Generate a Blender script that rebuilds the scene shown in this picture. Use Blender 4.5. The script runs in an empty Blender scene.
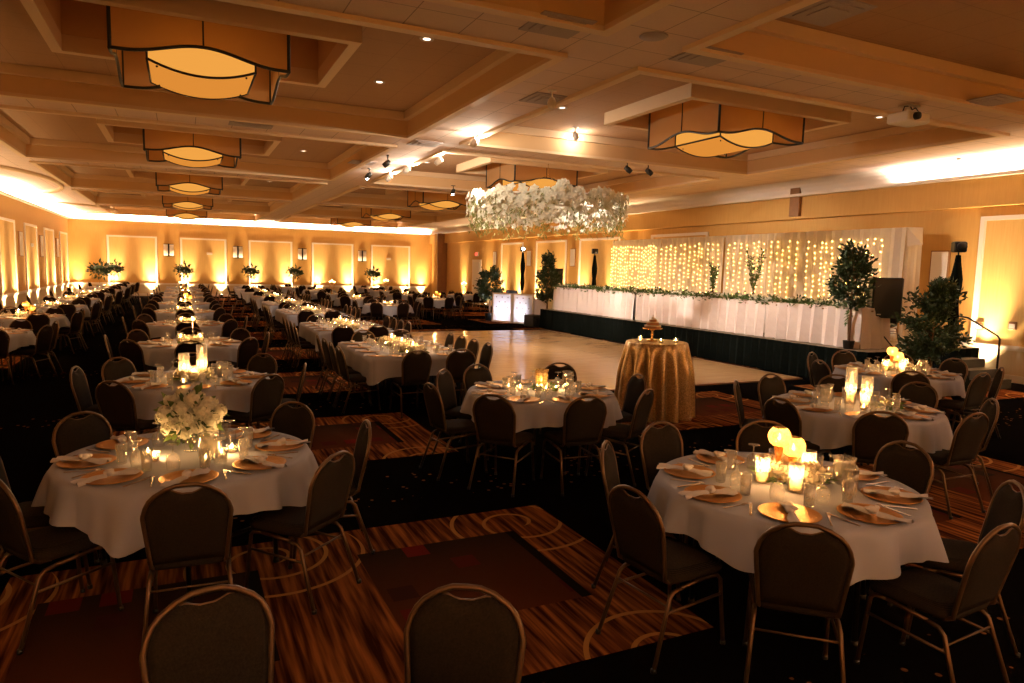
import bpy, math, random
from mathutils import Vector, Matrix
R_ = random.Random(7)
PI = math.pi
S = bpy.context.scene
PCOVE, PUP, PCH, PDL, PSPOT, PSTG, PCA, EXPO, PFR = 66.0, 1150.0, 5.0, 6.0, 2200.0, 1.0, 20.0, 0.5, 2.1
COL = S.collection
def rad(a): return math.radians(a)

# ---------------------------------------------------------------- materials
def _new(name):
    m = bpy.data.materials.new(name); m.use_nodes = True
    nt = m.node_tree; nt.nodes.clear()
    out = nt.nodes.new('ShaderNodeOutputMaterial')
    return m, nt, out
def N(nt, t, **kw):
    n = nt.nodes.new(t)
    for k, v in kw.items():
        if k in n.inputs: n.inputs[k].default_value = v
        else: setattr(n, k, v)
    return n
def L(nt, a, b): nt.links.new(a, b)
def ma(nt, op, a, b=None, c=None):
    n = nt.nodes.new('ShaderNodeMath'); n.operation = op
    for i, v in enumerate((a, b, c)):
        if v is None: continue
        if isinstance(v, (int, float)): n.inputs[i].default_value = v
        else: nt.links.new(v, n.inputs[i])
    return n.outputs[0]
def mixc(nt, f, a, b):
    n = nt.nodes.new('ShaderNodeMix'); n.data_type = 'RGBA'
    for i, v in ((0, f), (6, a), (7, b)):
        if isinstance(v, (int, float)): n.inputs[i].default_value = v
        elif isinstance(v, tuple): n.inputs[i].default_value = (*v, 1) if len(v) == 3 else v
        else: nt.links.new(v, n.inputs[i])
    return n.outputs[2]
def pbr(name, col, rough=.6, metal=0, noise=0, nscale=20, bump=0, bscale=60, sheen=0, spec=.5, col2=None):
    m, nt, out = _new(name)
    b = N(nt, 'ShaderNodeBsdfPrincipled', Roughness=rough, Metallic=metal)
    b.inputs['Base Color'].default_value = (*col, 1)
    b.inputs['Specular IOR Level'].default_value = spec
    tc = N(nt, 'ShaderNodeTexCoord')
    if noise or col2:
        n = N(nt, 'ShaderNodeTexNoise', Scale=nscale, Detail=3.0)
        L(nt, tc.outputs['Object'], n.inputs['Vector'])
        c2 = col2 or tuple(c * (1 - noise) for c in col)
        L(nt, mixc(nt, n.outputs['Fac'], col, c2), b.inputs['Base Color'])
    if bump:
        n2 = N(nt, 'ShaderNodeTexNoise', Scale=bscale, Detail=2.0)
        L(nt, tc.outputs['Object'], n2.inputs['Vector'])
        bm = N(nt, 'ShaderNodeBump', Strength=bump, Distance=.01)
        L(nt, n2.outputs['Fac'], bm.inputs['Height']); L(nt, bm.outputs[0], b.inputs['Normal'])
    L(nt, b.outputs[0], out.inputs[0])
    return m
def emis(name, col, s, sample=True):
    m, nt, out = _new(name)
    e = N(nt, 'ShaderNodeEmission', Strength=s); e.inputs[0].default_value = (*col, 1)
    L(nt, e.outputs[0], out.inputs[0])
    if not sample: m.cycles.emission_sampling = 'NONE'
    return m
def translucent(name, col, tcol, f=.5, rough=.7, glow=0):
    m, nt, out = _new(name)
    d = N(nt, 'ShaderNodeBsdfDiffuse'); d.inputs[0].default_value = (*col, 1)
    t = N(nt, 'ShaderNodeBsdfTranslucent'); t.inputs[0].default_value = (*tcol, 1)
    x = N(nt, 'ShaderNodeMixShader', Fac=f)
    tc = N(nt, 'ShaderNodeTexCoord'); n = N(nt, 'ShaderNodeTexNoise', Scale=5.0, Detail=4.0)
    L(nt, tc.outputs['Object'], n.inputs['Vector'])
    L(nt, mixc(nt, n.outputs['Fac'], col, tuple(c * .8 for c in col)), d.inputs[0])
    L(nt, d.outputs[0], x.inputs[1]); L(nt, t.outputs[0], x.inputs[2]); L(nt, x.outputs[0], out.inputs[0])
    return m
def glass(name, tint=(1, 1, 1), gl=.12, trans=0.0, tcol=(1, 1, 1)):
    # thin glass: see-through with fresnel reflections (lets the candle light through)
    m, nt, out = _new(name)
    t = N(nt, 'ShaderNodeBsdfTransparent'); t.inputs[0].default_value = (*tint, 1)
    g = N(nt, 'ShaderNodeBsdfGlossy', Roughness=.12)
    lw = N(nt, 'ShaderNodeLayerWeight', Blend=.5)
    f = ma(nt, 'MULTIPLY_ADD', ma(nt, 'POWER', lw.outputs['Facing'], 2.0), .55, gl * .7)
    x = N(nt, 'ShaderNodeMixShader')
    L(nt, f, x.inputs[0]); L(nt, t.outputs[0], x.inputs[1]); L(nt, g.outputs[0], x.inputs[2])
    last = x.outputs[0]
    if trans:
        d = N(nt, 'ShaderNodeBsdfTranslucent'); d.inputs[0].default_value = (*tcol, 1)
        x2 = N(nt, 'ShaderNodeMixShader', Fac=trans)
        tc = N(nt, 'ShaderNodeTexCoord'); v = N(nt, 'ShaderNodeTexVoronoi', Scale=70.0)
        L(nt, tc.outputs['Object'], v.inputs['Vector'])
        if trans > .3: L(nt, ma(nt, 'MULTIPLY_ADD', v.outputs['Distance'], .9, trans - .3), x2.inputs[0])
        L(nt, last, x2.inputs[1]); L(nt, d.outputs[0], x2.inputs[2]); last = x2.outputs[0]
    L(nt, last, out.inputs[0])
    return m

def mat_carpet():
    m, nt, out = _new('patterned carpet')
    b = N(nt, 'ShaderNodeBsdfPrincipled', Roughness=1.0); b.inputs['Specular IOR Level'].default_value = 0
    g = N(nt, 'ShaderNodeNewGeometry'); sp = N(nt, 'ShaderNodeSeparateXYZ'); L(nt, g.outputs['Position'], sp.inputs[0])
    x, y = sp.outputs[0], sp.outputs[1]
    def fm(v, off, per): return ma(nt, 'FLOORED_MODULO', ma(nt, 'SUBTRACT', v, off), per)
    def rng(v, a, c): return ma(nt, 'MULTIPLY', ma(nt, 'GREATER_THAN', v, a), ma(nt, 'LESS_THAN', v, c))
    ry = fm(y, 2.95, 4.15); rx = fm(x, -1.04, 5.7); ix = fm(x, -.82, 1.9)
    patch = ma(nt, 'MULTIPLY', rng(ry, -1, 2.26), rng(rx, -1, 3.80))
    inner = ma(nt, 'MULTIPLY', rng(ry, .62, 1.79), rng(ix, -1, 1.22))
    # wood-like stripes running along the room
    cv = N(nt, 'ShaderNodeCombineXYZ'); L(nt, ma(nt, 'MULTIPLY', x, 24), cv.inputs[0]); L(nt, ma(nt, 'MULTIPLY', y, 1.3), cv.inputs[1])
    n1 = N(nt, 'ShaderNodeTexNoise', Scale=1.0, Detail=2.0); L(nt, cv.outputs[0], n1.inputs['Vector'])
    cr = N(nt, 'ShaderNodeValToRGB'); L(nt, n1.outputs['Fac'], cr.inputs[0])
    e = cr.color_ramp.elements
    e[0].position = .36; e[0].color = (.035, .010, .006, 1); e[1].position = .70; e[1].color = (.34, .125, .032, 1)
    k = e.new(.5); k.color = (.13, .042, .015, 1)
    # inner panel: brown to red, with small squares
    t = ma(nt, 'DIVIDE', ma(nt, 'SUBTRACT', ry, .62), 1.17)
    ic = mixc(nt, t, (.09, .026, .011), (.026, .016, .010))
    sq = ma(nt, 'MULTIPLY', rng(fm(x, 0, .27), .05, .22), rng(fm(y, 0, .30), .06, .24))
    wn = N(nt, 'ShaderNodeTexWhiteNoise'); cw = N(nt, 'ShaderNodeCombineXYZ')
    L(nt, ma(nt, 'FLOOR', ma(nt, 'DIVIDE', x, .27)), cw.inputs[0]); L(nt, ma(nt, 'FLOOR', ma(nt, 'DIVIDE', y, .3)), cw.inputs[1]); L(nt, cw.outputs[0], wn.inputs['Vector'])
    sq = ma(nt, 'MULTIPLY', sq, ma(nt, 'GREATER_THAN', wn.outputs['Value'], .62))
    sqc = mixc(nt, wn.outputs['Color'], (.16, .015, .012), (.02, .016, .012))
    ic = mixc(nt, sq, ic, sqc)
    blk = ma(nt, 'MULTIPLY', rng(ry, .62, 1.79), rng(ix, 1.16, 1.235))
    # dark bands with sparse golden specks
    vo = N(nt, 'ShaderNodeTexVoronoi', Scale=9.0); L(nt, g.outputs['Position'], vo.inputs['Vector'])
    dot = ma(nt, 'LESS_THAN', vo.outputs['Distance'], .16)
    dot = ma(nt, 'MULTIPLY', dot, rng(ry, 2.7, 3.6))
    dark = mixc(nt, dot, (.0035, .003, .0028), (.22, .09, .035))
    # gold scrolls
    dx = ma(nt, 'SUBTRACT', fm(x, .50 - .95, 1.9), .95); dy = ma(nt, 'SUBTRACT', fm(y, 2.95 + 1.95 - 1.0375, 2.075), 1.0375)
    r = ma(nt, 'SQRT', ma(nt, 'ADD', ma(nt, 'MULTIPLY', dx, dx), ma(nt, 'MULTIPLY', dy, dy)))
    th = ma(nt, 'DIVIDE', ma(nt, 'ARCTAN2', dy, dx), 2 * PI)
    spi = ma(nt, 'FRACT', ma(nt, 'SUBTRACT', ma(nt, 'DIVIDE', r, .26), th))
    arc = ma(nt, 'MULTIPLY', rng(spi, .45, .57), rng(r, .1, .66))
    st = mixc(nt, arc, cr.outputs[0], (.36, .18, .05))
    pc = mixc(nt, inner, st, ic); pc = mixc(nt, blk, pc, (.01, .008, .006))
    c = mixc(nt, patch, dark, pc)
    L(nt, c, b.inputs['Base Color'])
    n3 = N(nt, 'ShaderNodeTexNoise', Scale=160.0); L(nt, g.outputs['Position'], n3.inputs['Vector'])
    bp = N(nt, 'ShaderNodeBump', Strength=.4, Distance=.01); L(nt, n3.outputs['Fac'], bp.inputs['Height']); L(nt, bp.outputs[0], b.inputs['Normal'])
    L(nt, b.outputs[0], out.inputs[0]); return m

def mat_tiles(name, a, c, sx=.62, ln=.007):
    m, nt, out = _new(name)
    b = N(nt, 'ShaderNodeBsdfPrincipled', Roughness=.9)
    g = N(nt, 'ShaderNodeNewGeometry'); sp = N(nt, 'ShaderNodeSeparateXYZ'); L(nt, g.outputs['Position'], sp.inputs[0])
    def ln_(v, off):
        f = ma(nt, 'FLOORED_MODULO', ma(nt, 'SUBTRACT', v, off), sx); return ma(nt, 'LESS_THAN', f, ln)
    l = ma(nt, 'MAXIMUM', ln_(sp.outputs[0], 3.99), ln_(sp.outputs[1], 6.80))
    n = N(nt, 'ShaderNodeTexNoise', Scale=40.0, Detail=3.0); L(nt, g.outputs['Position'], n.inputs['Vector'])
    base = mixc(nt, n.outputs['Fac'], a, tuple(q * .86 for q in a))
    L(nt, mixc(nt, l, base, c), b.inputs['Base Color']); L(nt, b.outputs[0], out.inputs[0]); return m

def mat_wallpaper(name, a, c):
    m, nt, out = _new(name)
    b = N(nt, 'ShaderNodeBsdfPrincipled', Roughness=.75)
    g = N(nt, 'ShaderNodeNewGeometry'); mp = N(nt, 'ShaderNodeMapping'); mp.inputs['Scale'].default_value = (28, 28, 2.0)
    L(nt, g.outputs['Position'], mp.inputs[0])
    n = N(nt, 'ShaderNodeTexNoise', Scale=1.0, Detail=3.0); L(nt, mp.outputs[0], n.inputs['Vector'])
    L(nt, mixc(nt, n.outputs['Fac'], a, c), b.inputs['Base Color']); L(nt, b.outputs[0], out.inputs[0]); return m

def mat_parquet():
    m, nt, out = _new('oak parquet')
    b = N(nt, 'ShaderNodeBsdfPrincipled', Roughness=.2)
    g = N(nt, 'ShaderNodeNewGeometry'); sp = N(nt, 'ShaderNodeSeparateXYZ'); L(nt, g.outputs['Position'], sp.inputs[0])
    cv = N(nt, 'ShaderNodeCombineXYZ'); L(nt, ma(nt, 'MULTIPLY', sp.outputs[0], 1.1), cv.inputs[0]); L(nt, ma(nt, 'MULTIPLY', sp.outputs[1], 9.0), cv.inputs[1])
    n = N(nt, 'ShaderNodeTexNoise', Scale=1.0, Detail=3.0); L(nt, cv.outputs[0], n.inputs['Vector'])
    def seam(v, per): return ma(nt, 'LESS_THAN', ma(nt, 'FLOORED_MODULO', v, per), .012)
    s = ma(nt, 'MAXIMUM', seam(sp.outputs[0], .915), seam(sp.outputs[1], .915))
    L(nt, mixc(nt, ma(nt, 'MULTIPLY', s, .35), mixc(nt, n.outputs['Fac'], (.50, .29, .12), (.68, .43, .21)), (.25, .13, .05)), b.inputs['Base Color'])
    L(nt, ma(nt, 'MULTIPLY_ADD', n.outputs['Fac'], .14, .09), b.inputs['Roughness'])
    L(nt, b.outputs[0], out.inputs[0]); return m

def mat_weave(name, a, c, sc=90):
    m, nt, out = _new(name)
    b = N(nt, 'ShaderNodeBsdfPrincipled', Roughness=.9); b.inputs['Specular IOR Level'].default_value = .05
    tc = N(nt, 'ShaderNodeTexCoord'); w = N(nt, 'ShaderNodeTexWave', Scale=float(sc), Distortion=1.5, Detail=1.0)
    w.bands_direction = 'Z'; L(nt, tc.outputs['Object'], w.inputs['Vector'])
    n = N(nt, 'ShaderNodeTexNoise', Scale=120.0); L(nt, tc.outputs['Object'], n.inputs['Vector'])
    f = ma(nt, 'MULTIPLY', w.outputs['Fac'], n.outputs['Fac'])
    L(nt, mixc(nt, f, a, c), b.inputs['Base Color']); L(nt, b.outputs[0], out.inputs[0]); return m

def mat_sequin():
    m, nt, out = _new('gold sequin cloth')
    b = N(nt, 'ShaderNodeBsdfPrincipled', Roughness=.32, Metallic=.75)
    tc = N(nt, 'ShaderNodeTexCoord'); v = N(nt, 'ShaderNodeTexVoronoi', Scale=85.0); L(nt, tc.outputs['Object'], v.inputs['Vector'])
    L(nt, mixc(nt, v.outputs['Color'], (.40, .26, .11), (.92, .68, .36)), b.inputs['Base Color'])
    bp = N(nt, 'ShaderNodeBump', Strength=1.0, Distance=.02); L(nt, v.outputs['Color'], bp.inputs['Height']); L(nt, bp.outputs[0], b.inputs['Normal'])
    L(nt, b.outputs[0], out.inputs[0]); return m

M = dict(
    carpet=mat_carpet(),
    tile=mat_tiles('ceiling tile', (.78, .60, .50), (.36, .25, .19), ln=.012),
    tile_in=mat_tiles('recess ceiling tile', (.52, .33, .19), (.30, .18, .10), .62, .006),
    plaster=pbr('cream ceiling paint', (.72, .48, .25), .85, noise=.06, nscale=3),
    lip=pbr('ceiling trim paint', (.78, .59, .38), .6),
    cove=pbr('cove paint', (.82, .74, .66), .7),
    wall=mat_wallpaper('gold wallpaper', (.64, .38, .11), (.54, .30, .075)),
    panel=mat_wallpaper('textured panel wallpaper', (.74, .48, .17), (.60, .36, .11)),
    white=pbr('white gloss trim', (.80, .72, .62), .35),
    dado=mat_wallpaper('dado wallpaper', (.70, .56, .36), (.62, .48, .28)),
    brownwood_and_shade=pbr('brown wood and pilaster shading', (.30, .14, .05), .4, noise=.3, nscale=8),
    parquet=mat_parquet(),
    black=pbr('black satin', (.012, .012, .012), .5),
    blackcloth=pbr('black pleated cloth', (.006, .008, .007), 1.0, spec=.0),
    blackmetal=pbr('black metal', (.02, .018, .016), .35, .6),
    seat=mat_weave('brown woven upholstery', (.009, .007, .005), (.070, .050, .034)),
    seatfar=pbr('brown upholstery', (.012, .006, .004), .95, spec=.05),
    frame=pbr('bronze chair frame', (.17, .10, .05), .42, .7, noise=.3, nscale=80),
    cloth=pbr('white table linen', (.42, .43, .51), .8, bump=.1, bscale=300, spec=.2),
    napkin=pbr('white napkin linen', (.72, .69, .70), .85, spec=.2),
    stagecloth=pbr('ivory stage linen', (.80, .70, .66), .8, spec=.2),
    gold=pbr('gold charger', (.62, .30, .07), .33, .9, bump=.5, bscale=90),
    goldm=pbr('polished gold', (.80, .50, .18), .25, 1),
    silver=pbr('cutlery steel', (.75, .70, .65), .18, 1),
    glass=glass('clear glass', (.97, .96, .94), .24, .11, (1, .95, .88)),
    amber=glass('gold crackle glass', (.95, .70, .34), .12, .55, (1, .62, .22)),
    ribbed=glass('ribbed gold glass', (.96, .82, .55), .2, .4, (1, .75, .4)),
    water=glass('iced water', (.9, .88, .84), .1, .29, (1, .92, .8)),
    wax=translucent('ivory candle wax', (.85, .72, .52), (1, .68, .34), .6),
    flame=emis('candle flame', (1, .62, .2), 60, False),
    petal=translucent('white petals', (.86, .84, .74), (.8, .8, .62), .25),
    petal2=translucent('cream petals', (.80, .72, .55), (.8, .7, .5), .25),
    leaf=pbr('dark green leaves', (.035, .075, .022), .5, noise=.5, nscale=12),
    leaf2=pbr('fresh green leaves', (.12, .20, .045), .55, noise=.4, nscale=12),
    bark=pbr('tree bark', (.22, .11, .05), .8, noise=.4, nscale=20),
    shade=translucent('amber shade paper', (.50, .31, .15), (.80, .42, .15), .42),
    bowl=emis('lit amber bowl', (1, .36, .05), .52),
    bowlside=emis('lit amber bowl side', (1, .42, .07), .62),
    diff=pbr('grey ceiling grille', (.46, .38, .37), .7, noise=.3, nscale=60),
    sequin=mat_sequin(),
    drape=translucent('sheer ivory drape', (.78, .70, .58), (.85, .72, .52), .3),
    bulb=emis('fairy light', (1, .56, .13), 24),
    scrim=translucent('white scrim', (.8, .8, .82), (.9, .9, .95), .6), leafring=pbr('pale trailing leaves', (.30, .34, .10), .6, noise=.3, nscale=12),
    carpetdeck=pbr('stage deck', (.30, .24, .16), .6, noise=.2, nscale=6), cakebrown=pbr('baked sponge', (.50, .22, .08), .7, noise=.4, nscale=40),
    icing=pbr('white icing', (.82, .72, .6), .5),
    red=emis('exit red', (1, .08, .05), 2.0), plasticw=pbr('white plastic', (.75, .70, .64), .45),
    sconce=pbr('frosted white sconce', (.82, .76, .68), .4), lamp=emis('downlight lens', (1, .80, .64), 3),
    lampb=emis('blue white spotlight lens', (.85, .88, 1), 40), screen=pbr('laptop black', (.02, .02, .02), .3),
    burg=pbr('burgundy flowers', (.16, .02, .02), .7), uplens=emis('uplight lens', (1, .8, .5), 30),
)

# ---------------------------------------------------------------- mesh builder
class MB:
    def __init__(s): s.v = []; s.f = []; s.m = []; s.cur = 0; s.sm = []; s.smooth = True
    def mat(s, i): s.cur = i; return s
    def add(s, vs, fs, smooth=None):
        o = len(s.v); s.v += [tuple(v) for v in vs]
        for f in fs: s.f.append(tuple(i + o for i in f)); s.m.append(s.cur); s.sm.append(s.smooth if smooth is None else smooth)
    def box(s, c, d, rz=0, rx=0, ry=0, bev=0):
        x, y, z = d[0] / 2, d[1] / 2, d[2] / 2
        Mx = Matrix.Rotation(rz, 3, 'Z') @ Matrix.Rotation(ry, 3, 'Y') @ Matrix.Rotation(rx, 3, 'X')
        if not bev:
            p = [(-x, -y, -z), (x, -y, -z), (x, y, -z), (-x, y, -z), (-x, -y, z), (x, -y, z), (x, y, z), (-x, y, z)]
            fs = [(0, 3, 2, 1), (4, 5, 6, 7), (0, 1, 5, 4), (1, 2, 6, 5), (2, 3, 7, 6), (3, 0, 4, 7)]
        else:
            b = bev; p = []; 
            for zz, i in ((-z, b), (-z + b, 0), (z - b, 0), (z, b)):
                for sx, sy in ((-1, -1), (1, -1), (1, 1), (-1, 1)):
                    a = (sx * (x - i - b), sy * (y - i)); q = (sx * (x - i), sy * (y - i - b))
                    p += [(a[0], a[1], zz), (q[0], q[1], zz)] if sx * sy < 0 else [(q[0], q[1], zz), (a[0], a[1], zz)]
            fs = [tuple(range(7, -1, -1)), tuple(range(24, 32))]
            for r in range(3):
                for i in range(8): j = (i + 1) % 8; fs.append((r * 8 + i, r * 8 + j, r * 8 + 8 + j, r * 8 + 8 + i))
        s.add([Mx @ Vector(q) + Vector(c) for q in p], fs, False); return s
    def tube(s, pts, r, n=8, closed=False, cap=True, r2=None):
        pts = [Vector(p) for p in pts]; k = len(pts); vs = []; fs = []
        up = Vector((0, 0, 1)); prev = None
        for i, p in enumerate(pts):
            if closed: t = pts[(i + 1) % k] - pts[i - 1]
            else: t = pts[min(i + 1, k - 1)] - pts[max(i - 1, 0)]
            t.normalize()
            if prev is None:
                a = up if abs(t.z) < .9 else Vector((1, 0, 0))
                u = t.cross(a).normalized()
            else:
                u = prev - t * prev.dot(t)
                if u.length < 1e-6: u = t.cross(up)
                u.normalize()
            prev = u; w = t.cross(u)
            rr = r if r2 is None else r + (r2 - r) * i / (k - 1)
            if isinstance(rr, tuple): rr = rr[0]
            for j in range(n):
                a = 2 * PI * j / n; vs.append(p + (u * math.cos(a) + w * math.sin(a)) * rr)
        for i in range(k if closed else k - 1):
            for j in range(n):
                a = i * n + j; b = i * n + (j + 1) % n; c = ((i + 1) % k) * n
                fs.append((a, c + j, c + (j + 1) % n, b))
        if cap and not closed: fs.append(tuple(range(n))); fs.append(tuple(range((k - 1) * n, k * n))[::-1])
        s.add(vs, fs); return s
    def lathe(s, prof, n=24, c=(0, 0, 0), cap0=True, cap1=True, rip=None):
        vs = []; fs = []; k = len(prof)
        for i, (r, z) in enumerate(prof):
            for j in range(n):
                a = 2 * PI * j / n; q = r * (1 + (rip[0] * math.cos(rip[1] * a) if rip else 0))
                vs.append((c[0] + q * math.cos(a), c[1] + q * math.sin(a), c[2] + z))
        for i in range(k - 1):
            for j in range(n):
                fs.append((i * n + j, i * n + (j + 1) % n, (i + 1) * n + (j + 1) % n, (i + 1) * n + j))
        if cap0 and prof[0][0] > 1e-5: fs.append(tuple(range(n))[::-1])
        if cap1 and prof[-1][0] > 1e-5: fs.append(tuple(range((k - 1) * n, k * n)))
        s.add(vs, fs); return s
    def ball(s, c, r, n=8, k=5, sq=(1, 1, 1)):
        vs = [(c[0], c[1], c[2] - r * sq[2])]; fs = []
        for i in range(1, k):
            a = -PI / 2 + PI * i / k
            for j in range(n):
                b = 2 * PI * j / n; vs.append((c[0] + r * sq[0] * math.cos(a) * math.cos(b), c[1] + r * sq[1] * math.cos(a) * math.sin(b), c[2] + r * sq[2] * math.sin(a)))
        vs.append((c[0], c[1], c[2] + r * sq[2])); T = len(vs) - 1
        for j in range(n):
            fs.append((0, 1 + (j + 1) % n, 1 + j)); fs.append((T, T - n + j, T - n + (j + 1) % n))
        for i in range(k - 2):
            for j in range(n): fs.append((1 + i * n + j, 1 + i * n + (j + 1) % n, 1 + (i + 1) * n + (j + 1) % n, 1 + (i + 1) * n + j))
        s.add(vs, fs); return s
    def quad(s, a, b, c, d): s.add([a, b, c, d], [(0, 1, 2, 3)], False); return s
    def leaf(s, p, d, l, w, rnd):
        d = Vector(d).normalized(); q = Vector((rnd.uniform(-1, 1), rnd.uniform(-1, 1), rnd.uniform(-1, 1)))
        u = d.cross(q).normalized(); nn = d.cross(u); p = Vector(p)
        s.add([p, p + d * l * .45 + u * w / 2 + nn * l * .08, p + d * l, p + d * l * .45 - u * w / 2 + nn * l * .08], [(0, 1, 2), (0, 2, 3)], False)
    def mesh(s, name, mats):
        me = bpy.data.meshes.new(name); me.from_pydata(s.v, [], s.f)
        for m in (mats if isinstance(mats, (list, tuple)) else [mats]): me.materials.append(M[m] if isinstance(m, str) else m)
        me.polygons.foreach_set('material_index', s.m); me.polygons.foreach_set('use_smooth', s.sm); me.update()
        return me
    def build(s, name, mats, parent=None, loc=None, rz=0):
        o = bpy.data.objects.new(name, s.mesh(name, mats)); COL.objects.link(o)
        if parent: o.parent = parent
        if loc: o.location = loc
        if rz: o.rotation_euler.z = rz
        return o
def tag(o, label=None, cat=None, group=None, kind=None):
    if label: o['label'] = label
    if cat: o['category'] = cat
    if group: o['group'] = group
    if kind: o['kind'] = kind
    return o
def empty(name, loc=(0, 0, 0), rz=0):
    o = bpy.data.objects.new(name, None); COL.objects.link(o); o.location = loc; o.rotation_euler.z = rz; o.empty_display_size = .1; return o
KIDS = {}
def inst(me_or_parts, name, loc, rz=0, label=None, cat=None, group=None, sc=None):
    """me_or_parts: a mesh, or a list of (part name, mesh, [sub parts])"""
    if isinstance(me_or_parts, list):
        r = empty(name, loc, rz)
        for pn, me, sub in me_or_parts:
            o = bpy.data.objects.new(pn, me); COL.objects.link(o); o.parent = r
            for sn, sm in sub:
                q = bpy.data.objects.new(sn, sm); COL.objects.link(q); q.parent = o
    else:
        r = bpy.data.objects.new(name, me_or_parts); COL.objects.link(r); r.location = loc; r.rotation_euler.z = rz
    if sc: r.scale = (sc, sc, sc) if isinstance(sc, (int, float)) else sc
    return tag(r, label, cat, group)
def struct(name, mb, mats, parent=None):
    o = mb.build(name, mats, parent)
    if not parent: o['kind'] = 'structure'
    return o
def light(kind, name, loc, power, col=(1, .7, .4), size=.1, rot=None, sx=None, sy=None, spot=None, blend=.5):
    d = bpy.data.lights.new(name, kind); d.energy = power; d.color = col
    if kind == 'AREA':
        d.shape = 'RECTANGLE'; d.size = sx; d.size_y = sy
    else: d.shadow_soft_size = size
    if kind == 'SPOT': d.spot_size = spot; d.spot_blend = blend
    o = bpy.data.objects.new(name, d); COL.objects.link(o); o.location = loc
    if rot is not None: o.rotation_euler = rot
    return o
def aim(o, target):
    v = Vector(target) - o.location; o.rotation_euler = v.to_track_quat('-Z', 'Y').to_euler()
    return o
ordn = ['first', 'second', 'third', 'fourth', 'fifth', 'sixth', 'seventh', 'eighth', 'ninth', 'tenth']
# ---------------------------------------------------------------- room shell
XL, XR, YB, YF, ZC = -5.6, 15.3, 45.0, -7.0, 4.57
PX, PY = 8.67, 7.75
CX0, CY0, HX, HY = .28, 10.05, 3.71, 3.25
ZI = 4.99
mb = MB(); mb.quad((XL, YF, 0), (XR, YF, 0), (XR, YB, 0), (XL, YB, 0)); struct('floor', mb, 'carpet')
cofX = [(CX0 + i * PX - HX, CX0 + i * PX + HX) for i in range(2)]
cofY = [(CY0 + j * PY - HY, CY0 + j * PY + HY) for j in range(-2, 5)]
cofY = [(max(a, YF + .3), b) for a, b in cofY]
cofY[1] = (cofY[1][0], 6.35); cofY[2] = (7.45, cofY[2][1])
# soffit grid at ZC with openings
mb = MB(); mb.smooth = False
xs = [XL] + [v for c in cofX for v in c] + [XR]; ys = [YF] + [v for c in cofY for v in c] + [YB]
for i in range(len(xs) - 1):
    for j in range(len(ys) - 1):
        if i % 2 == 1 and j % 2 == 1: continue
        mb.quad((xs[i], ys[j], ZC), (xs[i], ys[j + 1], ZC), (xs[i + 1], ys[j + 1], ZC), (xs[i + 1], ys[j], ZC))
mb.quad((XL, YF, 5.9), (XL, YB, 5.9), (XR, YB, 5.9), (XR, YF, 5.9))
struct('ceiling', mb, 'tile')
RH, RHY = 1.65, 1.10
n = 0
def ringbox(mb, x0, x1, y0, y1, z0, z1, w):   # rectangular moulding, inner edge at x0..x1, y0..y1, width w outwards
    mb.box(((x0 + x1) / 2, y0 - w / 2, (z0 + z1) / 2), (x1 - x0 + 2 * w, w, z1 - z0))
    mb.box(((x0 + x1) / 2, y1 + w / 2, (z0 + z1) / 2), (x1 - x0 + 2 * w, w, z1 - z0))
    mb.box((x0 - w / 2, (y0 + y1) / 2, (z0 + z1) / 2), (w, y1 - y0, z1 - z0))
    mb.box((x1 + w / 2, (y0 + y1) / 2, (z0 + z1) / 2), (w, y1 - y0, z1 - z0))
for (x0, x1) in cofX:
    for j, (y0, y1) in enumerate(cofY):
        n += 1; cx = (x0 + x1) / 2; cy = CY0 + (j - 2) * PY
        s = MB(); s.smooth = False
        for a, b in (((x0, y0), (x1, y0)), ((x1, y0), (x1, y1)), ((x1, y1), (x0, y1)), ((x0, y1), (x0, y0))):
            s.quad((*a, ZC), (*b, ZC), (*b, ZI), (*a, ZI))
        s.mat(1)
        rx0, rx1, ry0, ry1 = cx - RH, cx + RH, max(cy - RHY, y0 + .3), cy + RHY
        for q in (((x0, y0), (x1, y0), (x1, ry0), (x0, ry0)), ((x0, ry1), (x1, ry1), (x1, y1), (x0, y1)), ((x0, ry0), (rx0, ry0), (rx0, ry1), (x0, ry1)), ((rx1, ry0), (x1, ry0), (x1, ry1), (rx1, ry1))):
            s.quad(*[(p[0], p[1], ZI) for p in q][::-1])
        s.mat(0)
        for a, b in (((rx0, ry0), (rx1, ry0)), ((rx1, ry0), (rx1, ry1)), ((rx1, ry1), (rx0, ry1)), ((rx0, ry1), (rx0, ry0))):
            s.quad((*a, ZI), (*b, ZI), (*b, 5.55), (*a, 5.55))
        s.quad((rx0, ry0, 5.55), (rx0, ry1, 5.55), (rx1, ry1, 5.55), (rx1, ry0, 5.55))
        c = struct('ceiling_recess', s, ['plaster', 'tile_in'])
        t = MB()
        ringbox(t, x0, x1, y0, y1, ZC - .05, ZC + .005, .13)                        # lip under the opening
        ringbox(t, x0 + .10, x1 - .10, y0 + .10, y1 - .10, ZI - .15, ZI - .005, .099)  # crown inside
        ringbox(t, rx0, rx1, ry0, ry1, ZI - .22, ZI - .002, .13)                     # frame round the light well
        struct('trim_%d' % n, t, 'lip')
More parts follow.
